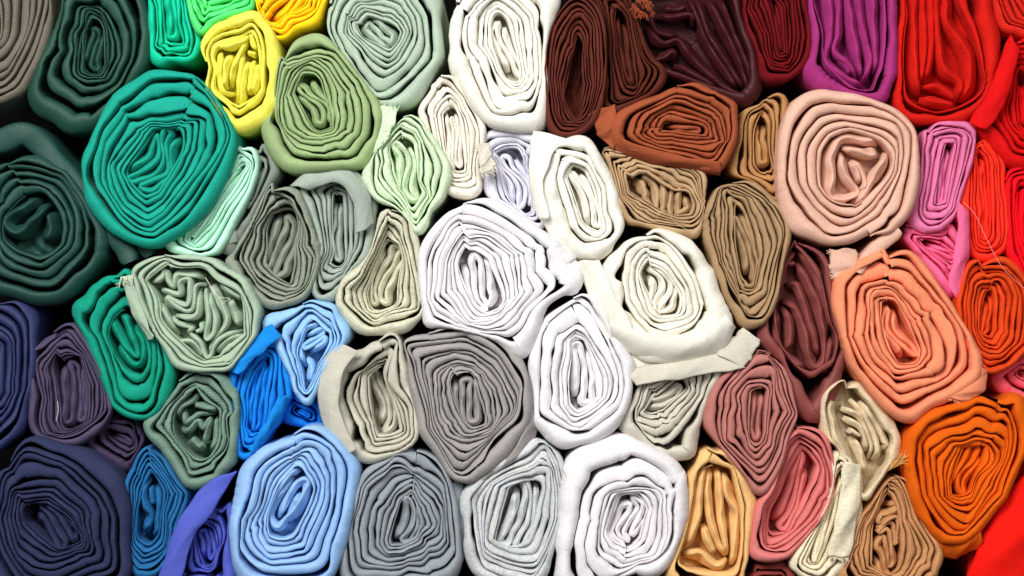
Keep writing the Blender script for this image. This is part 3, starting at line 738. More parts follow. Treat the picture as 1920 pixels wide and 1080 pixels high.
'beige': dict(n=2, ow=1.3, rec=22, rings=[(1, v(590,610,[(590,100),(400,170),(220,280),(175,450),(190,620),(250,800),(300,960),(460,980),(640,930),(740,800),(750,650),(720,520),(600,440),(580,250)])),
    (2, v(590,610,[(550,170,1),(350,330),(240,390),(250,560),(300,680),(360,760),(385,940,1),(660,850),(700,700),(680,590),(520,440),(500,330)]))],
    core=vs_(590,610,[(7,[(290,400),(330,520),(350,640)]),(7,[(400,450),(420,560),(360,660)]),(8,[(560,200),(500,330),(560,440),(670,580)]),(6,[(430,480),(580,570),(600,620)]),(8,[(390,900),(520,820),(660,830)]),(6,[(400,860),(480,760),(560,760),(600,800)]),(6,[(430,640),(420,720)]),(6,[(625,600),(610,720),(650,790)]),(6,[(440,600),(560,610)])])),
'linen': dict(n=2, ow=1.1, rec=18, coredz=-4, rings=[(2, v(560,380,[(640,90,1),(575,380,1),(430,560),(310,610,1),(400,740),(540,890,1),(700,830),(890,820,1),(900,700),(840,450),(780,240),(700,130)]))],
    core=vs_(560,380,[(8,[(650,140),(740,280),(700,420),(700,600),(780,760)]),(8,[(740,230),(800,400),(820,620),(880,790)]),(8,[(820,280),(860,500),(905,720)]),(9,[(360,620),(480,760),(540,880)]),(8,[(480,590),(520,720),(550,860)]),(5,[(580,440),(620,520),(660,640),(620,780)]),(5,[(540,600),(590,520),(630,590),(600,640)]),(5,[(640,440),(690,520)]),(8,[(580,880),(700,830),(870,830)]),(8,[(400,580),(500,520),(570,420)])])),
'moss': dict(n=2, ow=1.2, rec=18, coredz=-4, rings=[(2,[(499,360),(497,390),(480,430),(462,460),(440,475),(452,510),(480,540),(520,560),(560,545),(585,490),(575,430),(560,380),(535,355)])],
    core=vs_(312,230,[(8,[(760,520),(830,680),(930,730),(950,900),(990,1050)]),(8,[(770,560),(770,720),(740,900),(620,980),(560,1040)]),(8,[(850,600),(980,660),(1010,820),(1070,970),(1000,1070)]),(8,[(800,760),(930,745)]),(7,[(850,840),(830,960),(850,1070)]),(7,[(920,820),(920,960),(940,1080)])])
       + vs_(250,460,[(8,[(740,240),(960,230),(1040,250),(1050,340)]),(7,[(980,150),(1100,230),(1180,250)]),(7,[(800,160),(940,180),(1000,140)])])),
'cream_big': dict(n=3, ow=1.3, rings=[(1,[(1215,440),(1172,465),(1165,520),(1175,580),(1200,618),(1250,628),(1300,622),(1316,570),(1300,505),(1265,455)]),(3,[(1210,462),(1190,480),(1183,530),(1195,590),(1230,605),(1290,600),(1300,560),(1285,520),(1240,470)])],
    core=[(8,[(1205,472),(1213,500),(1212,545),(1210,590)]),(8,[(1216,492),(1240,520),(1255,545),(1247,575),(1237,570),(1224,550)]),(8,[(1215,478),(1250,503),(1270,520),(1287,560)]),(8,[(1225,595),(1250,582),(1282,578)]),(8,[(1256,530),(1278,550),(1288,585)])]),
'stone': dict(n=4, ow=1.0, facet=.3, rings=[(1, v(1150,640,[(200,300),(280,290),(640,230),(780,240),(680,420),(560,640),(460,820),(290,770),(90,620,1),(180,460)])),
    (4, v(1150,640,[(300,340),(600,280),(650,330),(540,450),(440,520),(310,640),(150,580,1),(240,480)]))],
    core=vs_(1150,640,[(7,[(285,450),(320,555),(160,580)]),(7,[(290,440),(440,400),(455,430),(340,590)]),(6,[(300,345),(440,380)]),(6,[(480,400),(600,320)])])),
'rose': dict(n=5, ow=1.0, rings=[(3, v(1150,640,[(1110,100),(880,350),(820,500),(820,680),(900,790),(1080,930),(1140,960),(1200,860),(1240,600),(1240,400),(1200,150)])),
    (5, v(1150,640,[(1080,260),(945,370),(935,520),(1000,680),(1035,820),(1110,835),(1165,700),(1165,480),(1185,320)]))],
    core=vs_(1150,640,[(7,[(1165,340),(1050,370),(985,430),(1000,500),(1085,620),(1070,800)]),(8,[(1150,370),(1080,480),(1130,600),(1110,800)]),(6,[(1080,290),(970,390),(960,520),(1030,680),(1050,800)])])),
'ochre': dict(zamp=3, wob=.25, n=2, ow=1.0, rings=[(2, v(1260,810,[(260,190,1),(190,330),(180,500),(120,780),(50,960),(200,1060),(440,1060),(510,900),(530,600),(490,420),(400,260)]))],
    core=vs_(1260,810,[(9,[(255,240),(220,450),(200,640),(120,880)]),(9,[(290,280),(270,500),(330,760),(420,960)]),(10,[(350,280),(380,480),(380,700),(430,950)]),(10,[(400,320),(420,480),(490,620),(475,850),(460,1020)]),(9,[(240,710),(280,840),(330,930)]),(10,[(100,940),(220,920),(340,1010),(430,970)])])),
'coralrose': dict(zamp=3, wob=.3, n=2, ow=1.0, rec=18, coredz=-2, rings=[(2, v(1260,810,[(900,90),(860,220),(800,450),(720,660),(650,860),(700,920),(860,850),(1050,700),(1180,500),(1200,320),(1150,160),(1020,80)]))],
    core=vs_(1260,810,[(10,[(920,110),(880,280),(830,450),(740,640),(700,840)]),(8,[(960,110),(1060,190),(1170,280),(1110,330)]),(8,[(930,230),(1060,270),(1140,310),(1080,400),(1050,520),(860,600),(750,790),(720,880)]),(9,[(1180,290),(1130,400),(1130,500),(900,680),(780,850)]),(5,[(1050,300),(1020,400),(1030,510)]),(5,[(1000,310),(960,400),(980,510)]),(5,[(930,400),(930,520)])])),
'sand': dict(n=1, ow=1.0, rec=14, coredz=-2, rings=[(1, v(1500,690,[(340,110),(240,170),(200,260),(240,500),(380,800),(490,960,1),(560,850),(680,640),(690,540),(600,400),(480,230)]))],
    core=vs_(1500,690,[(20,[(225,200),(240,400),(345,640),(440,860),(485,980)]),(6,[(330,310),(450,360),(540,560),(540,700)]),(6,[(400,240),(520,400),(600,600),(560,700)]),(6,[(470,260),(600,440),(670,580),(620,620)]),(5,[(350,380),(460,450),(520,640)]),(4,[(380,470),(470,520)]),(6,[(420,520),(500,700),(510,800)])])),
'caramel': dict(n=2, ow=1.0, rings=[(2, v(1560,810,[(470,340,1),(330,520),(230,760),(180,920),(180,1080),(400,1150),(620,1120),(680,1000),(680,860),(620,640),(540,440)]))],
    core=vs_(1560,810,[(6,[(470,430),(430,540),(330,700),(310,840)]),(6,[(485,440),(500,560),(580,660),(600,830),(620,1000)]),(6,[(410,660),(370,780),(315,850)]),(6,[(440,600),(430,740),(490,670),(560,740),(560,900)]),(6,[(420,740),(470,800),(500,720)]),(6,[(360,860),(520,840),(440,900)]),(6,[(190,910),(250,950),(300,890)]),(7,[(220,1050),(340,960),(440,1040),(550,1000),(480,920),(400,900)]),(6,[(560,500),(600,620),(650,820)]),(6,[(420,400),(350,560),(260,740),(200,900)])])),
'plum': dict(n=3, ow=1.0, rings=[(3,[(123,630,1),(100,655),(73,668,1),(72,723),(77,780),(100,810),(143,814),(177,790),(187,740),(167,687)])]),
'green': dict(n=3, ow=1.1, rings=[(1,[(185,550),(172,560),(176,605),(198,660),(210,710),(222,760),(265,772),(295,745),(300,690),(295,640),(275,600),(240,550),(215,540)]),
    (3,[(208,575),(198,590),(202,640),(225,688),(250,703),(270,698),(276,670),(263,620),(240,582),(222,572)])],
    core=[(6,[(210,590),(220,630),(248,668),(258,668),(242,620),(227,597),(214,588)]),(5,[(215,648),(245,682),(263,672),(262,640),(246,610)])]),
'powder': dict(n=4, rings=[(4,[(588,598),(562,615),(554,655),(566,700),(573,738),(588,700),(610,655),(618,622),(605,602)])],
    core=[(4,[(566,632),(602,618),(604,626),(568,646),(570,655),(606,632),(606,642),(578,662)]),(5,[(600,606),(572,618),(562,655),(570,690)]),(5,[(572,670),(582,690),(575,720)])]),
'sky': dict(n=6, ow=1.5, rings=[(1, v(420,790,[(590,90,1),(430,200),(280,340),(200,560),(150,720),(150,900),(200,1030),(420,1110),(620,1080),(740,920),(850,620),(830,320,1),(720,150)])),
    (6, v(420,790,[(560,320),(430,450),(350,600),(310,730),(350,860),(450,890),(580,760),(650,620),(660,480),(620,380)]))],
    core=vs_(420,790,[(8,[(500,430),(400,570),(335,700),(380,790),(430,770),(540,640),(620,470),(540,470),(480,560),(390,740)]),(6,[(560,550),(520,640),(450,770)]),(8,[(560,350),(460,440),(370,600)])])),
}
# ------------------------------------------------------------------ the rolls (picture units, traced end outlines)
WIND = {k: 1 for k in ('forest teal olive khaki celery cream camel salmon orange navybig steel silver '
                       'white_low white_mid white_big stonegrey moss cream_big stone rose caramel offwhite plum sage beige linen coralrose').split()}
R, SPEC = {}, []
def add(key, *a, **k):
    k.setdefault('seed', sum(ord(c) * (i + 3) for i, c in enumerate(key)) % 997)
    k.update(TRACE.get(key, {}))
    if 'out' in k: a = a[:2] + (k.pop('out'),) + a[3:]
    k['key'] = key
    lum = sum(lin(a[1])) / 3
    k['gap'] = .015 if min(a[1]) > 200 else .21 if lum < .1 else .16 if lum < .3 else .11
    if key in ('cream_big', 'cream', 'beige', 'yellow'): k['broad'] = True
    if key in ('beige', 'linen', 'coralrose', 'moss'): k['rec'] = 58
    if key in WIND: k['wind'] = WIND[key]; k['facet'] = .6; k['crum'] = max(k.get('crum', .5), .5)
    if key in ('moss', 'mossgrey', 'khaki', 'camel', 'olive', 'celery', 'stone', 'caramel', 'steel', 'stonegrey'): k['crum'] = min(1, k.get('crum', .5) * 1.4)
    SPEC.append((key, a, k))
    OUTLINES[key] = resample(crom([p[:2] for p in a[2]], True, 8)[0], 120)

# --- green and grey corner, upper left
add('taupe', 'dark taupe grey fabric roll in the top left corner', (112, 106, 94),
    [(100,-20),(97,40),(78,110),(45,160),(0,193),(-60,190),(-120,130),(-130,30),(-100,-70),(-20,-130),(60,-90)],
    (-25,0,-22,60), n=9, r0=12, z=-25, crum=.15, ow=1.2, weave='twill', gap=0.088)
add('forest', 'dark forest green satin roll above the black gap at the upper left', (34, 72, 59),
    [(110,-30),(85,60),(50,160),(68,205),(115,240),(165,248,1),(215,205),(258,140),(278,75),(272,-10),(240,-60),(170,-75)],
    (168,30,166,100), n=6, r0=30, z=-20, rec=14, crum=.45, ow=1.6, weave='satin', rough=.5,
    rings=[(.5, [(165,2),(125,25),(108,85),(118,140),(160,166),(205,160),(232,110),(236,60),(215,20)])],
    core=[[(150,22),(141,70),(138,120),(150,133),(176,118),(182,85),(176,40),(172,22),(180,18),(195,55),(212,88),(200,100),(194,145)]], corew=9, gap=0.110, zamp=6)
add('pine', 'dark pine green satin roll at the left edge with loose cloth at its right', (32, 70, 62),
    [(45,240,1),(0,247),(-60,290),(-95,390),(-80,480),(-30,545),(30,557),(90,556),(150,530),(185,490,1),(196,440),(180,385),(145,330),(95,275)],
    (55,415,80,425), n=8, r0=32, z=15, rec=14, crum=.35, ow=1.5, weave='satin', rough=.5,
    core=[[(15,425),(12,408),(35,392),(66,372),(76,378),(60,405),(40,430),(25,432)],[(82,382),(90,410),(84,438),(76,452)]], corew=10, gap=0.110)
add('teal', 'bright teal roll with its cut end lying over the top', (26, 156, 135),
    [(378,120,1),(320,118),(270,132),(215,170),(180,232),(163,295),(172,375),(205,422),(255,448),(305,454),(350,430),(400,380),(433,310),(436,255),(418,205),(385,160)],
    (285,290,300,345), n=6, r0=22, z=30, rec=22, crum=.55, ow=1.5, weave='plain',
    rings=[(.45, [(345,215),(290,225),(235,260),(218,300),(225,360),(260,402),(310,402),(345,360),(382,262),(372,235)])],
    core=[[(262,290),(258,330),(275,345),(300,320),(318,288),(300,300),(280,322)],[(345,235),(352,270),(330,300),(310,340)]], corew=9, wmax=20, gap=0.072)
add('aqua', 'bright aqua green roll hanging in folds above the teal roll', (20, 196, 155),
    [(275,-40),(278,40),(284,118),(318,118),(352,112),(372,80),(366,30),(350,-30),(310,-60)],
    (312,-20,322,70), n=4, r0=14, z=-30, rec=5, crum=.6, gap=0.055, zamp=8)
add('spring', 'light spring green roll cut by the top edge, left of the yellow ones', (92, 226, 128),
    [(335,-40),(350,15),(373,76,1),(388,50),(420,33),(466,20),(476,-20),(440,-70),(380,-70)],
    (390,-20,430,-25), n=5, r0=12, z=-22, rec=5, crum=.6, gap=0.055, zamp=8)
add('yellow', 'lemon yellow roll with crumpled pleated end', (238, 230, 92),
    [(372,112),(378,76),(402,47),(440,27),(482,23),(514,60),(527,120),(520,175),(513,217),(480,234),(442,244),(410,213),(375,165)],
    (450,90,450,185), n=5, r0=30, z=6, rec=6, crum=.8, pleats=6, phi=82, gap=0.066, zamp=5, pw=.16)
add('amber', 'golden yellow roll cut by the top edge', (252, 205, 25),
    [(466,-30),(488,18),(500,62),(518,76),(560,54),(594,30),(612,-20),(560,-60),(500,-60)],
    (510,40,570,-10), n=5, r0=12, z=-20, rec=4, crum=.6, gap=0.055)
add('sage', 'pale sage green roll with a folded hollow core at the top', (172, 190, 170),
    [(604,-20),(612,40),(635,90),(680,140),(715,178),(745,194,1),(785,190),(805,160),(822,105),(827,30),(812,-40),(725,-75),(640,-60)],
    (690,60,745,70), n=6, r0=42, z=-12, rec=16, crum=.3, ow=1.2,
    rings=[(.4, [(725,-2),(675,8),(650,40),(655,85),(690,115),(730,122),(762,95),(770,55),(755,15)])],
    core=[[(660,62),(680,70),(700,60),(740,58),(760,62),(750,85),(735,105),(722,108)],[(722,65),(735,80),(730,95)],[(662,45),(690,35),(730,38),(760,50)]], corew=11, coredz=-10, wmax=18, gap=0.055)
add('olive', 'olive green roll with thick crumpled core under the sage roll', (152, 175, 124),
    [(522,92),(552,58),(592,60),(632,92),(670,150),(700,205),(706,262),(688,312,1),(650,312),(590,322),(530,314),(498,282),(488,244),(510,215),(514,165)],
    (590,180,600,215), n=4, r0=38, z=14, rec=18, crum=.5, ow=1.9, wmax=22,
    rings=[(.5, [(555,108),(525,150),(516,195),(530,250),(575,280),(630,272),(668,245),(664,190),(630,140),(590,112)])],
    core=[[(540,170),(552,150),(580,158),(592,178),(583,200),(568,212),(585,226),(610,212),(625,192),(612,165),(595,140),(578,135)],[(570,250),(600,255),(625,240),(655,235)]], corew=11, coredz=-12, gap=0.066)
add('celery', 'pale celery green roll with a frayed tip between sage and white rolls', (205, 225, 190),
    [(755,213,1),(720,258),(690,310),(683,338),(705,368),(745,390),(770,420),(782,446,1),(797,428),(815,388),(845,348),(848,320),(820,268),(786,226)],
    (748,305,765,345), n=5, r0=16, z=8, rec=14, crum=.6, ow=1.3, weave='linen', gap=0.077)
add('ivory', 'ivory roll standing narrow between the celery roll and the big cream one', (232, 224, 210),
    [(824,124,1),(802,172),(786,208),(806,270),(830,335),(845,366),(885,372),(900,340),(896,300),(910,262),(904,220),(880,184),(850,150)],
    (845,215,855,310), n=5, r0=15, z=-6, rec=10, crum=.55, pleats=4, weave='linen', gap=0.055)
add('offwhite', 'large off white roll at the top beside the maroon rolls', (236, 232, 220),
    [(832,-30),(828,55),(848,108),(868,168),(893,214),(930,240),(985,247),(1018,228),(1028,172),(1022,92),(1044,22),(1040,-40),(940,-80)],
    (932,40,948,130), n=5, r0=30, z=10, rec=26, crum=.35, ow=1.7, wmax=24, gap=0.033,
    rings=[(.5, [(940,0),(905,25),(893,75),(905,130),(940,185),(985,190),(1005,150),(1000,80),(985,20)])], pleats=3)
add('lavender', 'pale lavender white roll with gathered folds left of a cream roll', (218, 216, 228),
    [(898,278),(914,250),(960,243),(1004,248),(1022,268),(1012,310),(1014,360),(1022,432),(985,416),(950,386),(915,366),(896,320)],
    (955,300,980,370), n=4, r0=28, z=-22, rec=12, crum=.7, pleats=5, phi=70, gap=0.066, pw=.2)
add('cream', 'cream roll with tight core below the maroon roll', (240, 236, 224),
    [(1030,272),(1008,300),(1000,350),(1010,402),(1040,440),(1080,474),(1120,496),(1153,466),(1167,420),(1160,368),(1140,312),(1110,270),(1070,262)],
    (1075,340,1100,420), n=4, r0=24, z=14, rec=14, crum=.5, ow=1.7, wmax=22, pleats=4, gap=0.039)

# --- browns and reds, upper right
add('oxblood', 'oxblood brown roll with many thin layers at the left of the dark reds', (98, 44, 35),
    [(1076,-6,1),(1045,40),(1024,100),(1020,160),(1032,222),(1052,250,1),(1078,246),(1110,220),(1127,170),(1137,110),(1131,60),(1108,18)],
    (1082,50,1072,200), n=11, r0=6, z=2, rec=14, crum=.5, ow=1.9, gap=0.110, weave='plain')
add('chestnut', 'dark chestnut roll behind the oxblood one', (88, 38, 27),
    [(1116,-30),(1138,30),(1136,100),(1138,170),(1150,206),(1198,192),(1240,164),(1247,128),(1212,100),(1192,50),(1172,-10),(1145,-40)],
    (1160,30,1185,150), n=5, r0=12, z=-24, rec=12, crum=.6, gap=0.110)
add('wine', 'dark wine satin roll with a wide dark hollow at the top', (68, 21, 26),
    [(1186,-30),(1204,50),(1220,102),(1246,132),(1300,152),(1352,176),(1408,197,1),(1426,170),(1420,115),(1396,40),(1380,-30),(1300,-60)],
    (1240,20,1370,140), n=6, r0=10, z=-16, rec=40, crum=.5, weave='satin', rough=.5, gap=0.165, ow=1.5, zamp=8)
add('garnet', 'dark garnet red roll between wine and magenta rolls', (108, 15, 21),
    [(1386,-40),(1400,40),(1424,100),(1428,148),(1462,152),(1502,134),(1522,100),(1516,40),(1504,-30),(1440,-60)],
    (1450,0,1470,90), n=7, r0=6, z=-26, rec=10, crum=.5, gap=0.110)
add('magenta', 'magenta purple roll at the top edge', (160, 48, 114),
    [(1508,-10),(1524,60),(1521,112),(1510,140),(1540,163),(1600,179),(1672,190,1),(1684,150),(1683,80),(1681,-30),(1600,-60),(1520,-50)],
    (1590,0,1605,120), n=5, r0=20, z=-4, rec=14, crum=.6, ow=1.5, pleats=4, gap=0.083)
add('scarlet', 'deep scarlet roll with an open core at the upper right', (205, 26, 16),
    [(1684,-30),(1686,80),(1689,150),(1684,185),(1710,216),(1760,228),(1820,222),(1850,182),(1868,120),(1870,50),(1856,-40),(1770,-70)],
    (1765,20,1768,150), n=7, r0=26, z=-2, rec=18, crum=.4, ow=1.3, pleats=3, gap=0.077,
    rings=[(.3, [(1770,-40),(1738,40),(1730,120),(1732,178),(1770,195),(1808,185),(1822,120),(1815,60),(1800,-20)])])
add('brick', 'brick red roll cut off by the top right corner', (212, 38, 26),
    [(1852,-40),(1864,20),(1886,50),(1930,72),(1985,62),(2005,0),(1970,-60),(1900,-70)],
    (1925,-10,1940,10), n=6, r0=8, z=-18, rec=6, crum=.3, gap=0.083, weave='twill')
add('crimson', 'crimson roll at the right edge with a smooth band down its left', (216, 14, 16),
    [(1902,62),(1882,105),(1862,160),(1830,215),(1822,240),(1850,262),(1880,296),(1915,318),(1960,318),(1998,270),(2000,160),(1962,70)],
    (1925,150,1930,230), n=6, r0=14, z=-2, rec=12, crum=.5, ow=2.0, wmax=22, gap=0.077)
add('orchid', 'orchid violet roll beside the blush pink roll', (224, 120, 164),
    [(1736,236),(1770,226),(1820,226),(1835,238,1),(1826,300),(1806,362),(1790,404),(1764,434,1),(1730,430),(1704,402),(1720,345),(1730,290)],
    (1782,275,1762,385), n=5, r0=8, z=0, rec=14, crum=.45, ow=1.5, gap=0.088)
add('hotpink', 'hot pink roll tucked under the orchid roll', (244, 108, 152),
    [(1688,412),(1702,422),(1740,438),(1790,412),(1802,378,1),(1811,400),(1809,480),(1791,562,1),(1760,522),(1730,474),(1694,446)],
    (1740,455,1785,480), n=4, r0=10, z=-14, rec=14, crum=.6, ow=1.4, gap=0.072)
add('vermilion', 'vermilion column of gathered cloth right of the orchid roll', (244, 52, 34),
    [(1850,246,1),(1828,262),(1815,330),(1804,385),(1822,432),(1832,484),(1868,484),(1892,430),(1884,350),(1884,318),(1866,270)],
    (1845,290,1850,440), n=5, r0=8, z=-10, rec=8, crum=.6, gap=0.072)
add('ruby', 'bright ruby red roll cut by the right edge below the crimson one', (246, 16, 32),
    [(1882,330),(1902,312),(1960,300),(2000,420),(1965,545),(1915,525),(1894,470),(1884,400)],
    (1930,370,1935,460), n=4, r0=20, z=-6, rec=14, crum=.35, ow=1.6, wmax=22, gap=0.066)
add('rust', 'rust brown roll lying wide with a tail of cloth at its left', (158, 80, 50),
    [(1270,137,1),(1232,165),(1172,202),(1157,228),(1160,262),(1205,285),(1275,300),(1352,318,1),(1370,296),(1384,258),(1379,195,1),(1340,170),(1302,152)],
    (1248,235,1315,245), n=7, r0=8, z=12, rec=16, crum=.5, ow=1.3, gap=0.094)
add('walnut', 'light walnut brown roll squeezed between rust and blush pink rolls', (182, 134, 86),
    [(1440,168),(1476,184),(1470,240),(1460,300),(1472,345),(1462,386),(1420,345),(1372,322),(1386,270),(1384,205),(1412,182)],
    (1425,230,1430,310), n=4, r0=14, z=-20, rec=12, crum=.6, gap=0.088)
add('khaki', 'tan khaki roll with crinkled layers below the rust roll', (188, 156, 118),
    [(1120,272),(1152,288),(1222,304),(1290,310),(1318,336),(1318,400),(1312,456,1),(1270,446),(1220,427),(1172,404),(1150,360),(1138,310)],
    (1215,340,1270,380), n=6, r0=18, z=2, rec=8, crum=.9, ow=1.1, pleats=4, phi=60, gap=0.088)
add('camel', 'camel brown roll standing tall beside the cream roll', (172, 140, 104),
    [(1370,328),(1328,345),(1317,400),(1326,462),(1342,522),(1366,582),(1396,618,1),(1430,605),(1455,570),(1470,500),(1480,430),(1460,385),(1420,345)],
    (1388,395,1415,545), n=8, r0=12, z=6, rec=12, crum=.6, ow=1.2, gap=0.094)
add('blush', 'large blush pink roll with a neat spiral end', (224, 178, 156),
    [(1640,462,1),(1580,467),(1525,452),(1482,420),(1462,360),(1459,285),(1470,215),(1500,180),(1545,172),(1605,176),(1662,202),(1708,248),(1728,318),(1716,386),(1680,432)],
    (1585,300,1605,330), n=7, r0=36, z=26, rec=10, crum=.22, ow=1.25, wmax=18, gap=0.066, ccw=True,
    core=[[(1560,280),(1575,288),(1640,290),(1668,300),(1640,340),(1620,372),(1600,385)],[(1583,292),(1600,310),(1615,340),(1605,360)],[(1578,300),(1585,335),(1598,352)]], corew=9, coredz=-8)
add('rosewood', 'rosewood brown satin roll left of the salmon roll', (138, 70, 66),
    [(1500,445,1),(1474,482),(1464,522),(1450,582),(1428,640),(1452,670),(1476,690),(1492,742),(1532,796,1),(1560,762),(1586,690),(1576,620),(1562,540),(1540,482)],
    (1500,540,1530,680), n=5, r0=18, z=0, rec=14, crum=.5, ow=1.4, weave='satin', rough=.55, pleats=3, gap=0.094)
add('salmon', 'large salmon orange roll with loose oval spiral', (242, 146, 108),
    [(1665,455),(1620,490),(1572,520,1),(1562,560),(1580,622),(1605,690),(1640,750),(1690,784),(1716,796,1),(1745,772),(1800,742),(1838,706),(1846,676,1),(1812,610),(1766,540),(1720,482)],
    (1650,580,1690,650), n=5, r0=26, z=22, rec=16, crum=.3, ow=1.5, wmax=20, gap=0.088,
    rings=[(.42, [(1655,525),(1632,545),(1630,600),(1650,670),(1690,712),(1745,705),(1765,660),(1740,600),(1700,545)])],
    core=[[(1650,540),(1642,600),(1650,640),(1680,678),(1700,670),(1712,640),(1690,590),(1662,545),(1655,600),(1670,630)]], corew=9, coredz=-6)
add('tangerine', 'red orange roll with tight oval spiral at the right edge', (222, 72, 24),
    [(1840,478),(1812,500),(1796,560),(1800,622),(1825,670),(1860,695),(1902,686),(1928,640),(1934,560),(1912,502),(1880,480)],
    (1856,555,1850,615), n=7, r0=10, z=4, rec=10, crum=.5, ow=1.1, gap=0.094, weave='linen')
add('coralpink', 'coral pink cloth roll mostly hidden at the right edge above the orange roll', (240, 92, 108),
    [(1912,668),(1880,694),(1862,716),(1880,740),(1940,760),(1985,720),(1970,670)],
    (1915,700,1945,705), n=3, r0=8, z=-30, rec=5, crum=.2)
add('orange', 'large orange roll above the red cloth in the lower right corner', (228, 98, 13),
    [(1890,715),(1830,730),(1770,756),(1725,792),(1703,842),(1700,892),(1715,950),(1745,1000),(1795,1016),(1836,1006,1),(1862,975),(1900,912),(1928,850),(1938,780),(1922,727)],
    (1800,880,1820,930), n=5, r0=28, z=16, rec=18, crum=.5, ow=1.5, wmax=20, gap=0.083,
    core=[[(1800,880),(1785,915),(1795,950),(1815,930),(1835,890),(1850,850),(1830,845),(1805,870)],[(1812,900),(1806,925),(1800,940)]], corew=9, coredz=-10)
add('redsheet', 'bright red smooth roll in the lower right corner', (250, 26, 14),
    [(1938,860),(1885,940),(1845,1005),(1822,1080),(1850,1116),(1920,1117),(1990,1116),(2000,900)],
    (1930,980,1935,1060), n=3, r0=30, z=-26, rec=3, crum=.15, ow=2.5, wmax=40, gap=0.028)

# --- blues and purples, lower left
add('navy', 'navy blue satin roll cut by the left edge', (42, 50, 92),
    [(0,555),(32,566),(58,602),(66,680),(52,762),(22,822),(-10,845),(-70,800),(-95,690),(-60,590)],
    (-15,660,-15,730), n=6, r0=12, z=-6, rec=10, crum=.25, ow=1.3, weave='satin', rough=.55, gap=0.099)
add('plum', 'dusky roll with a crumpled hollow core at the left', (82, 72, 98),
    [(92,602),(70,622),(56,650),(50,700),(55,770),(76,812),(130,836),(180,820),(206,780),(202,722),(178,672),(152,628),(122,606)],
    (122,690,130,770), n=4, r0=40, z=0, rec=16, crum=.6, ow=1.0, gap=0.077,
    core=[[(85,680),(100,695),(118,690),(122,670),(130,660),(140,690),(128,700),(118,712),(90,715)],[(82,720),(92,738),(115,742),(135,738),(150,735),(160,750)],[(150,755),(160,780),(145,800)],[(100,755),(105,780)]], corew=8, coredz=-16)
add('plumback', 'dark plum cloth tucked behind, above the big navy roll', (70, 58, 84),
    [(212,772),(190,800),(168,832),(200,862),(236,884),(258,832),(262,790),(240,772)],
    (205,815,240,830), n=3, r0=8, z=-40, rec=12, crum=.6, gap=0.099)
add('navybig', 'large indigo navy roll in the lower left corner', (48, 53, 84),
    [(0,842),(50,830),(112,836),(180,862),(214,890),(236,950),(239,1020),(230,1080),(150,1114),(60,1115),(-20,1100),(-50,1000),(-30,900)],
    (75,960,95,1010), n=7, r0=26, z=24, rec=14, crum=.5, ow=1.7, wmax=22, weave='twill', gap=0.094,
    core=[[(35,975),(40,1010),(60,1000),(75,960),(95,945),(110,975),(125,1010),(140,1030),(100,1025),(60,1025)],[(60,975),(80,985),(95,1000)]], corew=8, coredz=-10)
add('cobalt', 'dark cobalt blue roll with thin layers beside the big navy roll', (38, 106, 160),
    [(284,838),(256,850),(243,892),(243,960),(240,1020),(246,1062),(280,1080),(310,1062),(326,1010),(344,950),(336,908),(310,860)],
    (280,920,285,1000), n=7, r0=12, z=2, rec=8, crum=.6, ow=1.1, gap=0.094, pleats=2)
add('violet', 'violet blue roll with a small curl in front of a smooth wrap', (86, 98, 196),
    [(438,884,1),(392,904),(342,960),(312,1030),(296,1090),(310,1116),(380,1117),(440,1110),(432,1040),(426,960)],
    (380,1000,395,1050), n=4, r0=18, z=-18, rec=10, crum=.4, ow=2.6, wmax=30, gap=0.077,
    rings=[(.55, [(392,972),(362,985),(348,1030),(352,1062),(385,1072),(412,1040),(416,990)])], pleats=3)
add('green', 'emerald teal roll with a tight oval core left of the sage one', (20, 150, 124),
    [(200,482,1),(160,525),(140,567),(150,622),(180,690),(205,750),(240,785),(280,788),(310,760),(326,710),(310,650),(286,580),(255,540),(232,502)],
    (220,600,255,690), n=5, r0=10, z=0, rec=12, crum=.55, ow=1.4, gap=0.077)
add('sagestar', 'grey sage roll with star shaped pleats and a loose white thread', (168, 188, 164),
    [(310,472),(256,500,1),(248,522),(265,580),(300,640),(330,685),(370,698),(428,690,1),(460,650),(475,610),(478,560),(450,515),(400,490),(350,475)],
    (330,560,400,590), n=5, r0=26, z=18, rec=8, crum=.85, ow=1.1, gap=0.088,
    kinks=[(392,665,-.30,.035,.5),(460,628,.06,.03,.4),(312,505,-.12,.03,.4)],
    core=[[(318,560),(330,578),(318,592),(345,590),(352,560),(350,535),(365,530),(380,535),(392,570),(400,605),(385,620),(372,600),(366,560)],[(335,610),(365,620),(350,640)]], corew=6)
add('slate', 'slate green roll with wavy layers below the grey sage roll', (116, 144, 128),
    [(330,700),(308,752),(265,795,1),(275,816),(300,840),(320,880),(345,910),(385,915),(420,890),(440,850),(447,780),(435,720),(400,697)],
    (355,770,375,820), n=5, r0=22, z=2, rec=16, crum=.95, ow=1.1, weave='twill', gap=0.083,
    core=[[(345,775),(370,780),(395,790),(365,795),(345,800),(375,810),(390,830),(385,790)]], corew=6)
add('azure', 'vivid azure blue roll with limp gathered folds', (24, 134, 222),
    [(514,610,1),(480,640),(450,668),(432,698,1),(438,770),(440,832),(448,864),(480,852),(510,802),(546,744,1),(536,682),(530,640)],
    (490,690,475,800), n=4, r0=14, z=-10, rec=14, crum=.7, ow=1.4, pleats=3, gap=0.088)
add('azureback', 'azure blue cloth showing in a small gap under the light blue roll', (16, 116, 214),
    [(536,732),(556,748),(588,752),(604,778),(600,804),(560,800),(530,790)],
    (555,770,580,780), n=2, r0=6, z=-45, rec=4, crum=.2)
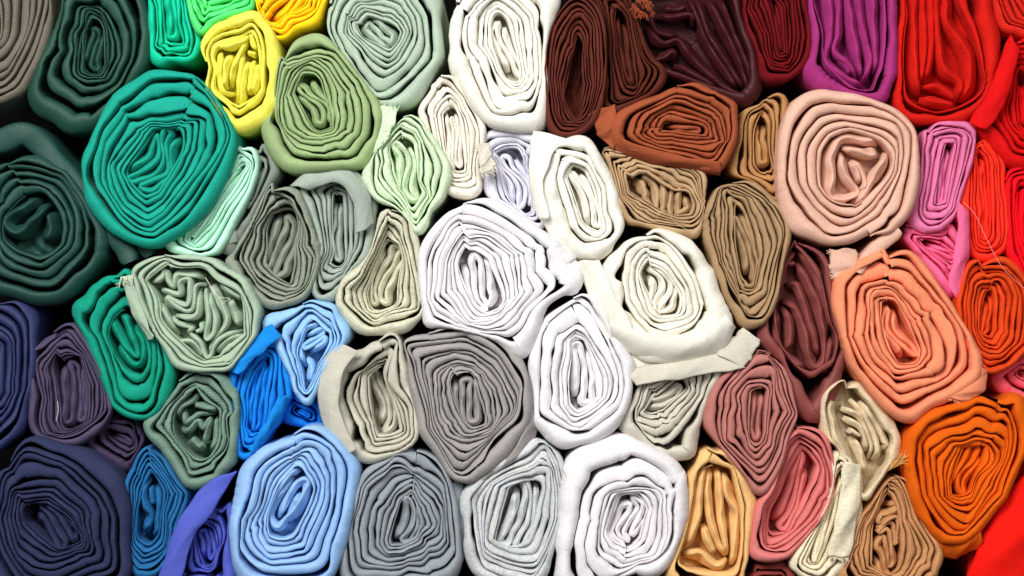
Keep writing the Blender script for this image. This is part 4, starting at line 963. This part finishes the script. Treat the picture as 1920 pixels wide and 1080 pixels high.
add('powder', 'powder blue roll with narrow pleated lower end', (150, 196, 238),
    [(560,560),(520,575),(486,602,1),(502,616),(520,660),(545,710),(562,752),(576,762),(592,722),(618,682),(650,632),(640,600),(610,570)],
    (575,610,572,735), n=6, r0=10, z=4, rec=12, crum=.7, ow=1.1, gap=0.094)
add('sky', 'large light blue satin roll at the bottom', (150, 190, 236),
    [(550,790),(500,812),(456,870),(440,940),(430,1010),(446,1080),(500,1115),(580,1113),(630,1060),(655,970),(668,880),(640,830),(600,796)],
    (552,915,528,990), n=7, r0=10, z=20, rec=10, crum=.5, ow=1.8, wmax=22, weave='satin', rough=.5, gap=0.077)

# --- greys and whites, middle
add('steel', 'steel grey roll at the bottom beside the light blue roll', (150, 157, 163),
    [(790,832),(750,850),(690,876),(668,920),(655,1000),(640,1062),(660,1100),(750,1114),(830,1100),(849,1060),(852,980),(838,920),(816,860)],
    (750,985,795,990), n=7, r0=22, z=2, rec=8, crum=.35, ow=1.6, wmax=20, gap=0.088,
    core=[[(800,950),(770,965),(735,985),(720,1000),(745,1010),(770,990),(800,965),(815,975),(790,1010),(770,1050)],[(762,1045),(730,1015)]], corew=8, coredz=-3)
add('silver', 'silver grey linen roll with loose threads at the bottom', (204, 207, 208),
    [(1000,825),(960,830),(902,880),(873,930),(870,1000),(886,1062),(930,1100),(1000,1096),(1030,1070),(1046,1000),(1062,900),(1055,860),(1030,833)],
    (955,920,975,1010), n=5, r0=14, z=0, rec=12, crum=.4, ow=1.2, weave='linen', gap=0.077, wmax=12,
    core=[[(952,905),(985,920),(1005,930),(990,970),(985,1010),(965,1030),(945,1010),(950,960),(945,930)]], corew=8)
add('white_low', 'large white roll with a deep open core at the bottom', (236, 231, 233),
    [(1120,1117),(1200,1114),(1260,1060),(1290,985),(1297,940),(1280,890),(1240,850),(1200,830),(1150,816),(1100,826),(1066,850),(1054,900),(1048,980),(1040,1070),(1060,1108)],
    (1160,950,1185,1000), n=5, r0=46, z=16, rec=34, crum=.35, ow=1.4, wmax=22, gap=0.044,
    rings=[(.35, [(1160,905),(1120,925),(1110,980),(1120,1045),(1170,1070),(1225,1045),(1258,990),(1250,930),(1215,905)])], pleats=4, phi=75, coredz=-14)
add('white_mid', 'upright white roll right of the taupe grey roll', (236, 232, 234),
    [(1070,545),(1030,572),(1002,640),(990,692),(1005,770),(1030,830),(1070,850),(1120,832),(1155,800),(1180,760),(1190,690),(1166,640),(1132,580),(1102,552)],
    (1080,650,1090,760), n=4, r0=30, z=14, rec=20, crum=.5, ow=1.8, wmax=22, pleats=4, gap=0.050, pw=.2)
add('white_big', 'largest white roll with a wide smooth band over its top', (236, 232, 234),
    [(868,364),(815,388),(792,435),(783,500),(790,560),(796,614,1),(880,622),(945,650),(985,690),(1012,640),(1032,575),(1092,546,1),(1076,500),(1016,434),(944,380)],
    (890,480,925,555), n=5, r0=36, z=24, rec=14, crum=.3, ow=1.6, wmax=24, gap=0.044,
    rings=[(.62, [(880,420),(840,440),(818,490),(830,555),(870,600),(930,615),(985,600),(1010,555),(990,490),(945,435)])],
    core=[[(855,500),(875,480),(895,465),(885,495),(880,520),(890,550),(910,570),(925,550),(920,510),(905,470)],[(925,480),(940,515),(945,550)]], corew=11, coredz=-10)
add('stonegrey', 'warm stone grey roll with open oval spiral under the biggest white one', (163, 157, 154),
    [(800,610),(766,625),(755,660),(765,720),(785,790),(812,842),(855,892),(890,906,1),(930,880),(970,840),(1000,770),(992,700),(960,650),(912,616),(850,602)],
    (865,730,880,800), n=7, r0=16, z=16, rec=12, crum=.4, ow=1.4, gap=0.094,
    core=[[(850,730),(855,760),(862,800),(880,815),(895,800),(890,760),(878,720),(870,760)]], corew=7)
add('beige', 'khaki beige roll with a deep dark hollow left of the stone grey roll', (198, 194, 178),
    [(690,628),(640,646),(606,682),(597,740),(610,800),(640,850),(680,866),(740,850),(774,822),(780,770),(766,700),(746,640),(730,622)],
    (715,745,718,800), n=4, r0=28, z=8, rec=34, crum=.6, ow=1.8, wmax=22, pleats=2, coredz=-30, gap=0.077)
add('linen', 'pale khaki linen roll with a dark open slot, centre left', (205, 203, 180),
    [(735,385,1),(706,396),(701,460),(682,496),(640,520),(633,562),(650,600),(690,625),(740,625),(790,602),(797,560),(786,480),(776,420),(756,392)],
    (722,430,708,590), n=4, r0=20, z=4, rec=34, crum=.6, ow=1.3, weave='linen', pleats=2, coredz=-30, gap=0.077)
add('moss', 'grey moss green twill roll with a dark hollow, left of centre', (142, 150, 134),
    [(520,332),(486,370),(470,420),(440,462),(410,492,1),(440,530),(490,570),(530,576),(570,560),(595,500),(598,450),(582,400),(566,352),(545,334)],
    (520,400,500,510), n=5, r0=18, z=2, rec=26, crum=.7, ow=1.3, weave='twill', gap=0.088, coredz=-14)
add('mossgrey', 'silvery moss grey roll folded behind the moss green twill one', (160, 172, 160),
    [(620,317),(572,326),(548,346),(580,400),(597,450),(591,500),(580,550),(600,569),(640,546),(660,505),(692,470),(700,400),(690,360),(660,325)],
    (630,370,635,500), n=5, r0=10, z=-12, rec=24, crum=.5, ow=1.6, gap=0.094)
add('ashstrip', 'ash grey cloth strip behind the mint roll', (128, 138, 127),
    [(470,246),(502,270),(522,322),(490,372),(462,430),(436,472),(412,490),(440,420),(478,345),(488,292)],
    (490,310,470,370), n=2, r0=6, z=-26, rec=2, crum=.2, wmax=24, gap=0.033)
add('mint', 'narrow mint green roll leaning beside the teal roll', (190, 238, 214),
    [(456,255,1),(425,310),(400,370),(360,420),(308,452),(320,470),(380,487,1),(412,460),(442,410),(472,350),(486,300)],
    (455,310,355,445), n=5, r0=6, z=-4, rec=8, crum=.5, gap=0.072)
add('cream_big', 'large cream roll with folded wrap beneath it, right of centre', (240, 235, 220),
    [(1200,415),(1155,460),(1112,492),(1112,540),(1128,600),(1150,645),(1210,672),(1280,670),(1345,655),(1373,612),(1352,550),(1332,480),(1300,450),(1250,430)],
    (1230,520,1245,575), n=5, r0=30, z=16, rec=16, crum=.35, ow=2.2, wmax=26, gap=0.039,
    rings=[(.6, [(1215,440),(1172,465),(1165,520),(1175,580),(1200,618),(1250,628),(1300,622),(1316,570),(1300,505),(1265,455)])], pleats=4, phi=80)
add('stone', 'pale stone beige roll with a pointed corner under the large cream roll', (206, 199, 184),
    [(1195,698),(1178,760),(1160,800),(1200,830),(1250,850),(1302,862,1),(1311,800),(1330,740),(1352,700),(1330,680),(1270,686)],
    (1225,760,1290,720), n=6, r0=10, z=-4, rec=14, crum=.6, gap=0.088)
add('rose', 'dusty rose roll with long folded layers under the rosewood roll', (186, 120, 112),
    [(1440,657,1),(1400,672),(1352,710),(1330,752),(1325,792),(1350,832),(1392,882),(1430,928,1),(1452,900),(1470,840),(1482,760),(1476,700)],
    (1420,710,1420,830), n=6, r0=8, z=8, rec=10, crum=.5, gap=0.083)
add('ochre', 'ochre yellow roll at the bottom beside the big white roll', (238, 192, 128),
    [(1318,812,1),(1300,850),(1290,902),(1284,980),(1260,1070),(1275,1110),(1330,1117),(1380,1112),(1402,1060),(1411,980),(1406,920),(1370,860)],
    (1338,890,1348,1040), n=5, r0=16, z=0, rec=12, crum=.45, pleats=3, gap=0.083)
add('coralrose', 'coral rose roll with a wide hollow at the bottom', (222, 126, 122),
    [(1500,807),(1480,830),(1470,880),(1440,932),(1412,1000),(1408,1048),(1452,1060),(1502,1020),(1550,952),(1567,880),(1556,840),(1530,812)],
    (1510,860,1450,1010), n=5, r0=10, z=4, rec=30, crum=.5, ow=1.5, gap=0.088)
add('maroonlow', 'dull maroon cloth roll at the bottom edge below the coral rose roll', (142, 62, 56),
    [(1406,1064),(1450,1058),(1482,1062),(1490,1090),(1470,1117),(1420,1117),(1400,1095)],
    (1430,1088,1460,1088), n=2, r0=8, z=-30, rec=3, crum=.2)
add('sand', 'sandy beige roll folded to a point below the salmon roll', (222, 202, 168),
    [(1590,696),(1556,706),(1541,742),(1545,800),(1585,850),(1622,948,1),(1642,900),(1680,850),(1686,825),(1660,780),(1630,730)],
    (1600,745,1632,880), n=4, r0=10, z=6, rec=20, crum=.5, ow=1.7, weave='linen', gap=0.077)
add('eggshell', 'eggshell cream narrow roll with a frayed edge at the bottom', (238, 226, 196),
    [(1570,834,1),(1558,852),(1564,920),(1540,972),(1492,1040),(1477,1068),(1520,1082),(1560,1080),(1592,1050),(1604,1000),(1612,940),(1602,862)],
    (1578,890,1525,1050), n=4, r0=8, z=-4, rec=6, crum=.5, weave='linen', gap=0.066)
add('caramel', 'caramel brown roll with crumpled layers at the bottom', (204, 148, 100),
    [(1684,876,1),(1645,930),(1608,1000),(1602,1050),(1584,1095),(1610,1117),(1680,1117),(1745,1114),(1756,1050),(1736,980),(1712,910)],
    (1680,960,1690,1060), n=5, r0=24, z=2, rec=10, crum=.9, weave='twill', gap=0.083, pleats=5, phi=20, pw=.2)

for key, a, k in SPEC:
    R[key] = roll(*a, **k)

# ------------------------------------------------------------------ loose flaps, frayed edges and threads
flap(R['cream_big'], [(1146,596,22),(1186,618,26),(1250,628,28),(1318,622,26),(1362,592,20)], [(1146,640,0),(1205,672,-2),(1280,677,-2),(1348,660,-2),(1378,615,0)], 'folded_wrap', 12)
flap(R['cream_big'], [(1140,630,-8),(1200,660,-6),(1285,674,-6)], [(1186,700,-16),(1232,688,-16),(1286,678,-14)], 'loose_flap', 3)
flap(R['cream_big'], [(1076,492,-16),(1098,540,-14),(1124,600,-8),(1140,640,-6)], [(1122,488,8),(1148,540,14),(1172,585,18),(1186,618,16)], 'loose_flap', 10, ripple=4)
flap(R['stone'], [(1176,700,-6),(1250,676,-6),(1352,650,-8)], [(1192,724,10),(1290,706,12),(1398,692,6)], 'folded_wrap', 6, ripple=4)
flap(R['stone'], [(1345,664,2),(1372,634,-6),(1394,616,-10)], [(1392,690,6),(1412,665,2),(1425,640,-4)], 'loose_flap', 5)
flap(R['cream'], [(1003,244,-10),(992,300,-8),(997,360,-4),(1014,412,2)], [(1064,262,-4),(1034,292,12),(1020,350,18),(1030,410,18)], 'loose_flap', 7)
t = flap(R['blush'], [(1606,466,10),(1607,484,10),(1610,506,8)], [(1558,470,2),(1556,492,2),(1562,524,0)], 'cut_end', 4, nv=10)
fray(R['blush'], (1560,468,3), (1563,524,1), (-1, .05, 0), 6, 46)
flap(R['salmon'], [(1838,688,14),(1812,716,16),(1774,744,16)], [(1850,696,4),(1842,734,8),(1808,754,12)], 'cut_end', 5)
fray(R['salmon'], (1773,744,16), (1808,755,12), (-.25, 1, 0), 6, 34)
flap(R['crimson'], [(1898,64,4),(1876,112,6),(1856,165,6),(1818,232,2)], [(1910,96,12),(1896,150,14),(1884,196,14),(1848,246,10)], 'folded_wrap', 7)
flap(R['redsheet'], [(1932,880,-14),(1880,945,-16),(1836,1020,-16),(1806,1112,-24)], [(1990,900,-22),(1968,980,-4),(1940,1040,0),(1915,1114,-6)], 'smooth_wrap', 16, ripple=5, nu=60)
flap(R['orange'], [(1760,1000,-2),(1800,1016,2),(1840,998,4)], [(1752,1046,-26),(1792,1044,-26),(1840,1024,-16)], 'loose_flap', 6)
flap(R['rust'], [(1154,230,4),(1170,262,14),(1240,284,18),(1352,304,16)], [(1146,280,-6),(1200,298,-8),(1290,316,-8),(1350,330,-6)], 'folded_wrap', 8)
flap(R['rust'], [(1104,214,-12),(1118,240,-8),(1126,256,-6)], [(1152,196,0),(1156,236,4),(1150,284,0)], 'cut_end', 6, ripple=5)
flap(R['celery'], [(710,198,-6),(706,240,-4),(698,292,-8)], [(744,204,2),(738,236,6),(724,262,10)], 'cut_end', 4)
fray(R['celery'], (708,204,-2), (746,206,4), (.25, -1, .3), 7, 36)
ivory_scrim = cloth_material('cloth_ivory_scrim', (214, 206, 190), 'linen', .9)
flap(R['ivory'], [(892,272,2),(898,300,4),(904,328,4)], [(914,268,-2),(922,292,0),(930,312,2)], 'cut_end', 3, mat=ivory_scrim)
fray(R['ivory'], (903,328,5), (930,312,3), (.45, 1, 0), 8, 34, mat=ivory_scrim)
pale = cloth_material('cloth_pale_fray', (205, 214, 190), 'linen', .9)
fray(R['sagestar'], (226,522,20), (250,518,20), (-.1, 1, 0), 16, 26, mat=pale)
flap(R['sagestar'], [(246,516,16),(258,560,18),(290,632,18)], [(228,524,12),(244,572,10),(280,640,8)], 'cut_end', 3)
tuft = cloth_material('cloth_orange_tuft', (150, 72, 42), 'plain', .9)
for i, (a, b, d) in enumerate([((1190,-4,-4),(1222,6,-4),(.1,1,.4)), ((1186,8,-6),(1205,28,-2),(-.4,1,.5)), ((1205,4,-2),(1224,22,-2),(.6,.8,.6)), ((1196,20,-2),(1214,30,0),(-.1,1,.8))]):
    fray(R['chestnut'], a, b, d, 11, 26, mat=tuft, seed=11 + i)
flap(R['violet'], [(398,900,-2),(346,958,0),(316,1024,0),(294,1110,-6)], [(442,884,-6),(404,948,8),(366,1004,10),(334,1100,4)], 'smooth_wrap', 9)
flap(R['eggshell'], [(1584,866,6),(1570,950,8),(1554,1044,6)], [(1612,872,-2),(1610,960,0),(1592,1046,0)], 'cut_end', 7, ripple=6)
fray(R['eggshell'], (1556,1044,7), (1592,1046,2), (.1, 1, 0), 7, 40)
gold = cloth_material('cloth_gold_fray', (228, 172, 98), 'plain', .9)
fray(R['caramel'], (1668,880,10), (1690,868,10), (.7, -.8, .2), 20, 40, mat=gold)
flap(R['stonegrey'], [(1000,765,4),(962,846,2),(905,900,-2)], [(1008,800,-20),(988,846,-22),(934,888,-24)], 'loose_flap', 5)
fray(R['stonegrey'], (892,874,-6), (912,886,-8), (.2, .7, .6), 8, 26, mat=cloth_material('cloth_pale_lint', (215, 208, 205), 'plain', .9))
flap(R['hotpink'], [(1800,378,0),(1792,450,6),(1780,540,2)], [(1814,400,-4),(1814,480,-2),(1794,564,-4)], 'folded_wrap', 6)
flap(R['mossgrey'], [(546,348,-14),(580,326,-8),(622,315,-8),(662,326,-8),(694,364,-10),(702,420,-14)], [(580,356,-8),(602,348,0),(632,341,2),(652,354,2),(666,384,2),(668,440,0)], 'folded_wrap', 8, nu=60)
flap(R['azure'], [(512,608,-4),(470,642,-2),(432,696,-6)], [(526,632,6),(490,660,8),(446,704,4)], 'folded_wrap', 6)
flap(R['azure'], [(546,742,-2),(516,790,0),(478,850,-4)], [(520,748,8),(494,800,10),(466,846,4)], 'folded_wrap', 6)
flap(R['steel'], [(848,905,-24),(852,960,-22),(850,1054,-22)], [(866,905,-34),(872,970,-34),(868,1056,-34)], 'cut_end', 2)
flap(R['beige'], [(640,644,-6),(606,684,-8),(596,742,-8),(612,806,-8),(642,852,-8)], [(672,660,8),(644,696,12),(636,745,14),(648,800,14),(668,846,10)], 'smooth_wrap', 8, nu=60)
white_thread = plain_material('white_thread_fibre', (232, 226, 214)); straw = plain_material('straw_thread_fibre', (206, 192, 140))
pink_thread = plain_material('pink_thread_fibre', (238, 150, 140)); blue_thread = plain_material('blue_thread_fibre', (120, 160, 200))
tube_group('loose_thread', [[(385,520,26),(400,545,28),(415,567,28),(425,602,28),(415,622,26)]], .6, white_thread, R['sagestar'])
tube_group('loose_thread', [[(392,537,28),(410,556,30),(431,560,28),(420,566,28),(416,572,28)]], .5, white_thread, R['sagestar'])
tube_group('loose_thread', [[(1806,378,4),(1828,402,4),(1850,448,2),(1880,502,6),(1925,545,8)]], .6, pink_thread, R['vermilion'])
tube_group('loose_thread', [[(941,935,12),(932,965,14),(927,985,14),(921,1048,12)]], .5, straw, R['silver'])
tube_group('loose_thread', [[(1035,868,10),(1050,875,12),(1060,890,12),(1052,902,12),(1037,898,12)]], .5, straw, R['silver'])
tube_group('loose_thread', [[(952,897,12),(966,880,12),(990,874,12),(1020,866,10)]], .4, straw, R['silver'])
tube_group('loose_thread', [[(955,896,12),(950,908,14),(946,918,12)]], .5, blue_thread, R['silver'])
tube_group('loose_thread', [[(108,752,6),(109,770,8),(105,790,6)]], .5, white_thread, R['plum'])
tube_group('loose_thread', [[(1210,392,8),(1232,399,10),(1250,394,10),(1262,408,8)]], .4, straw, R['khaki'])
tube_group('loose_thread', [[(1232,404,10),(1248,396,12),(1270,420,10),(1292,432,8)]], .4, straw, R['khaki'])
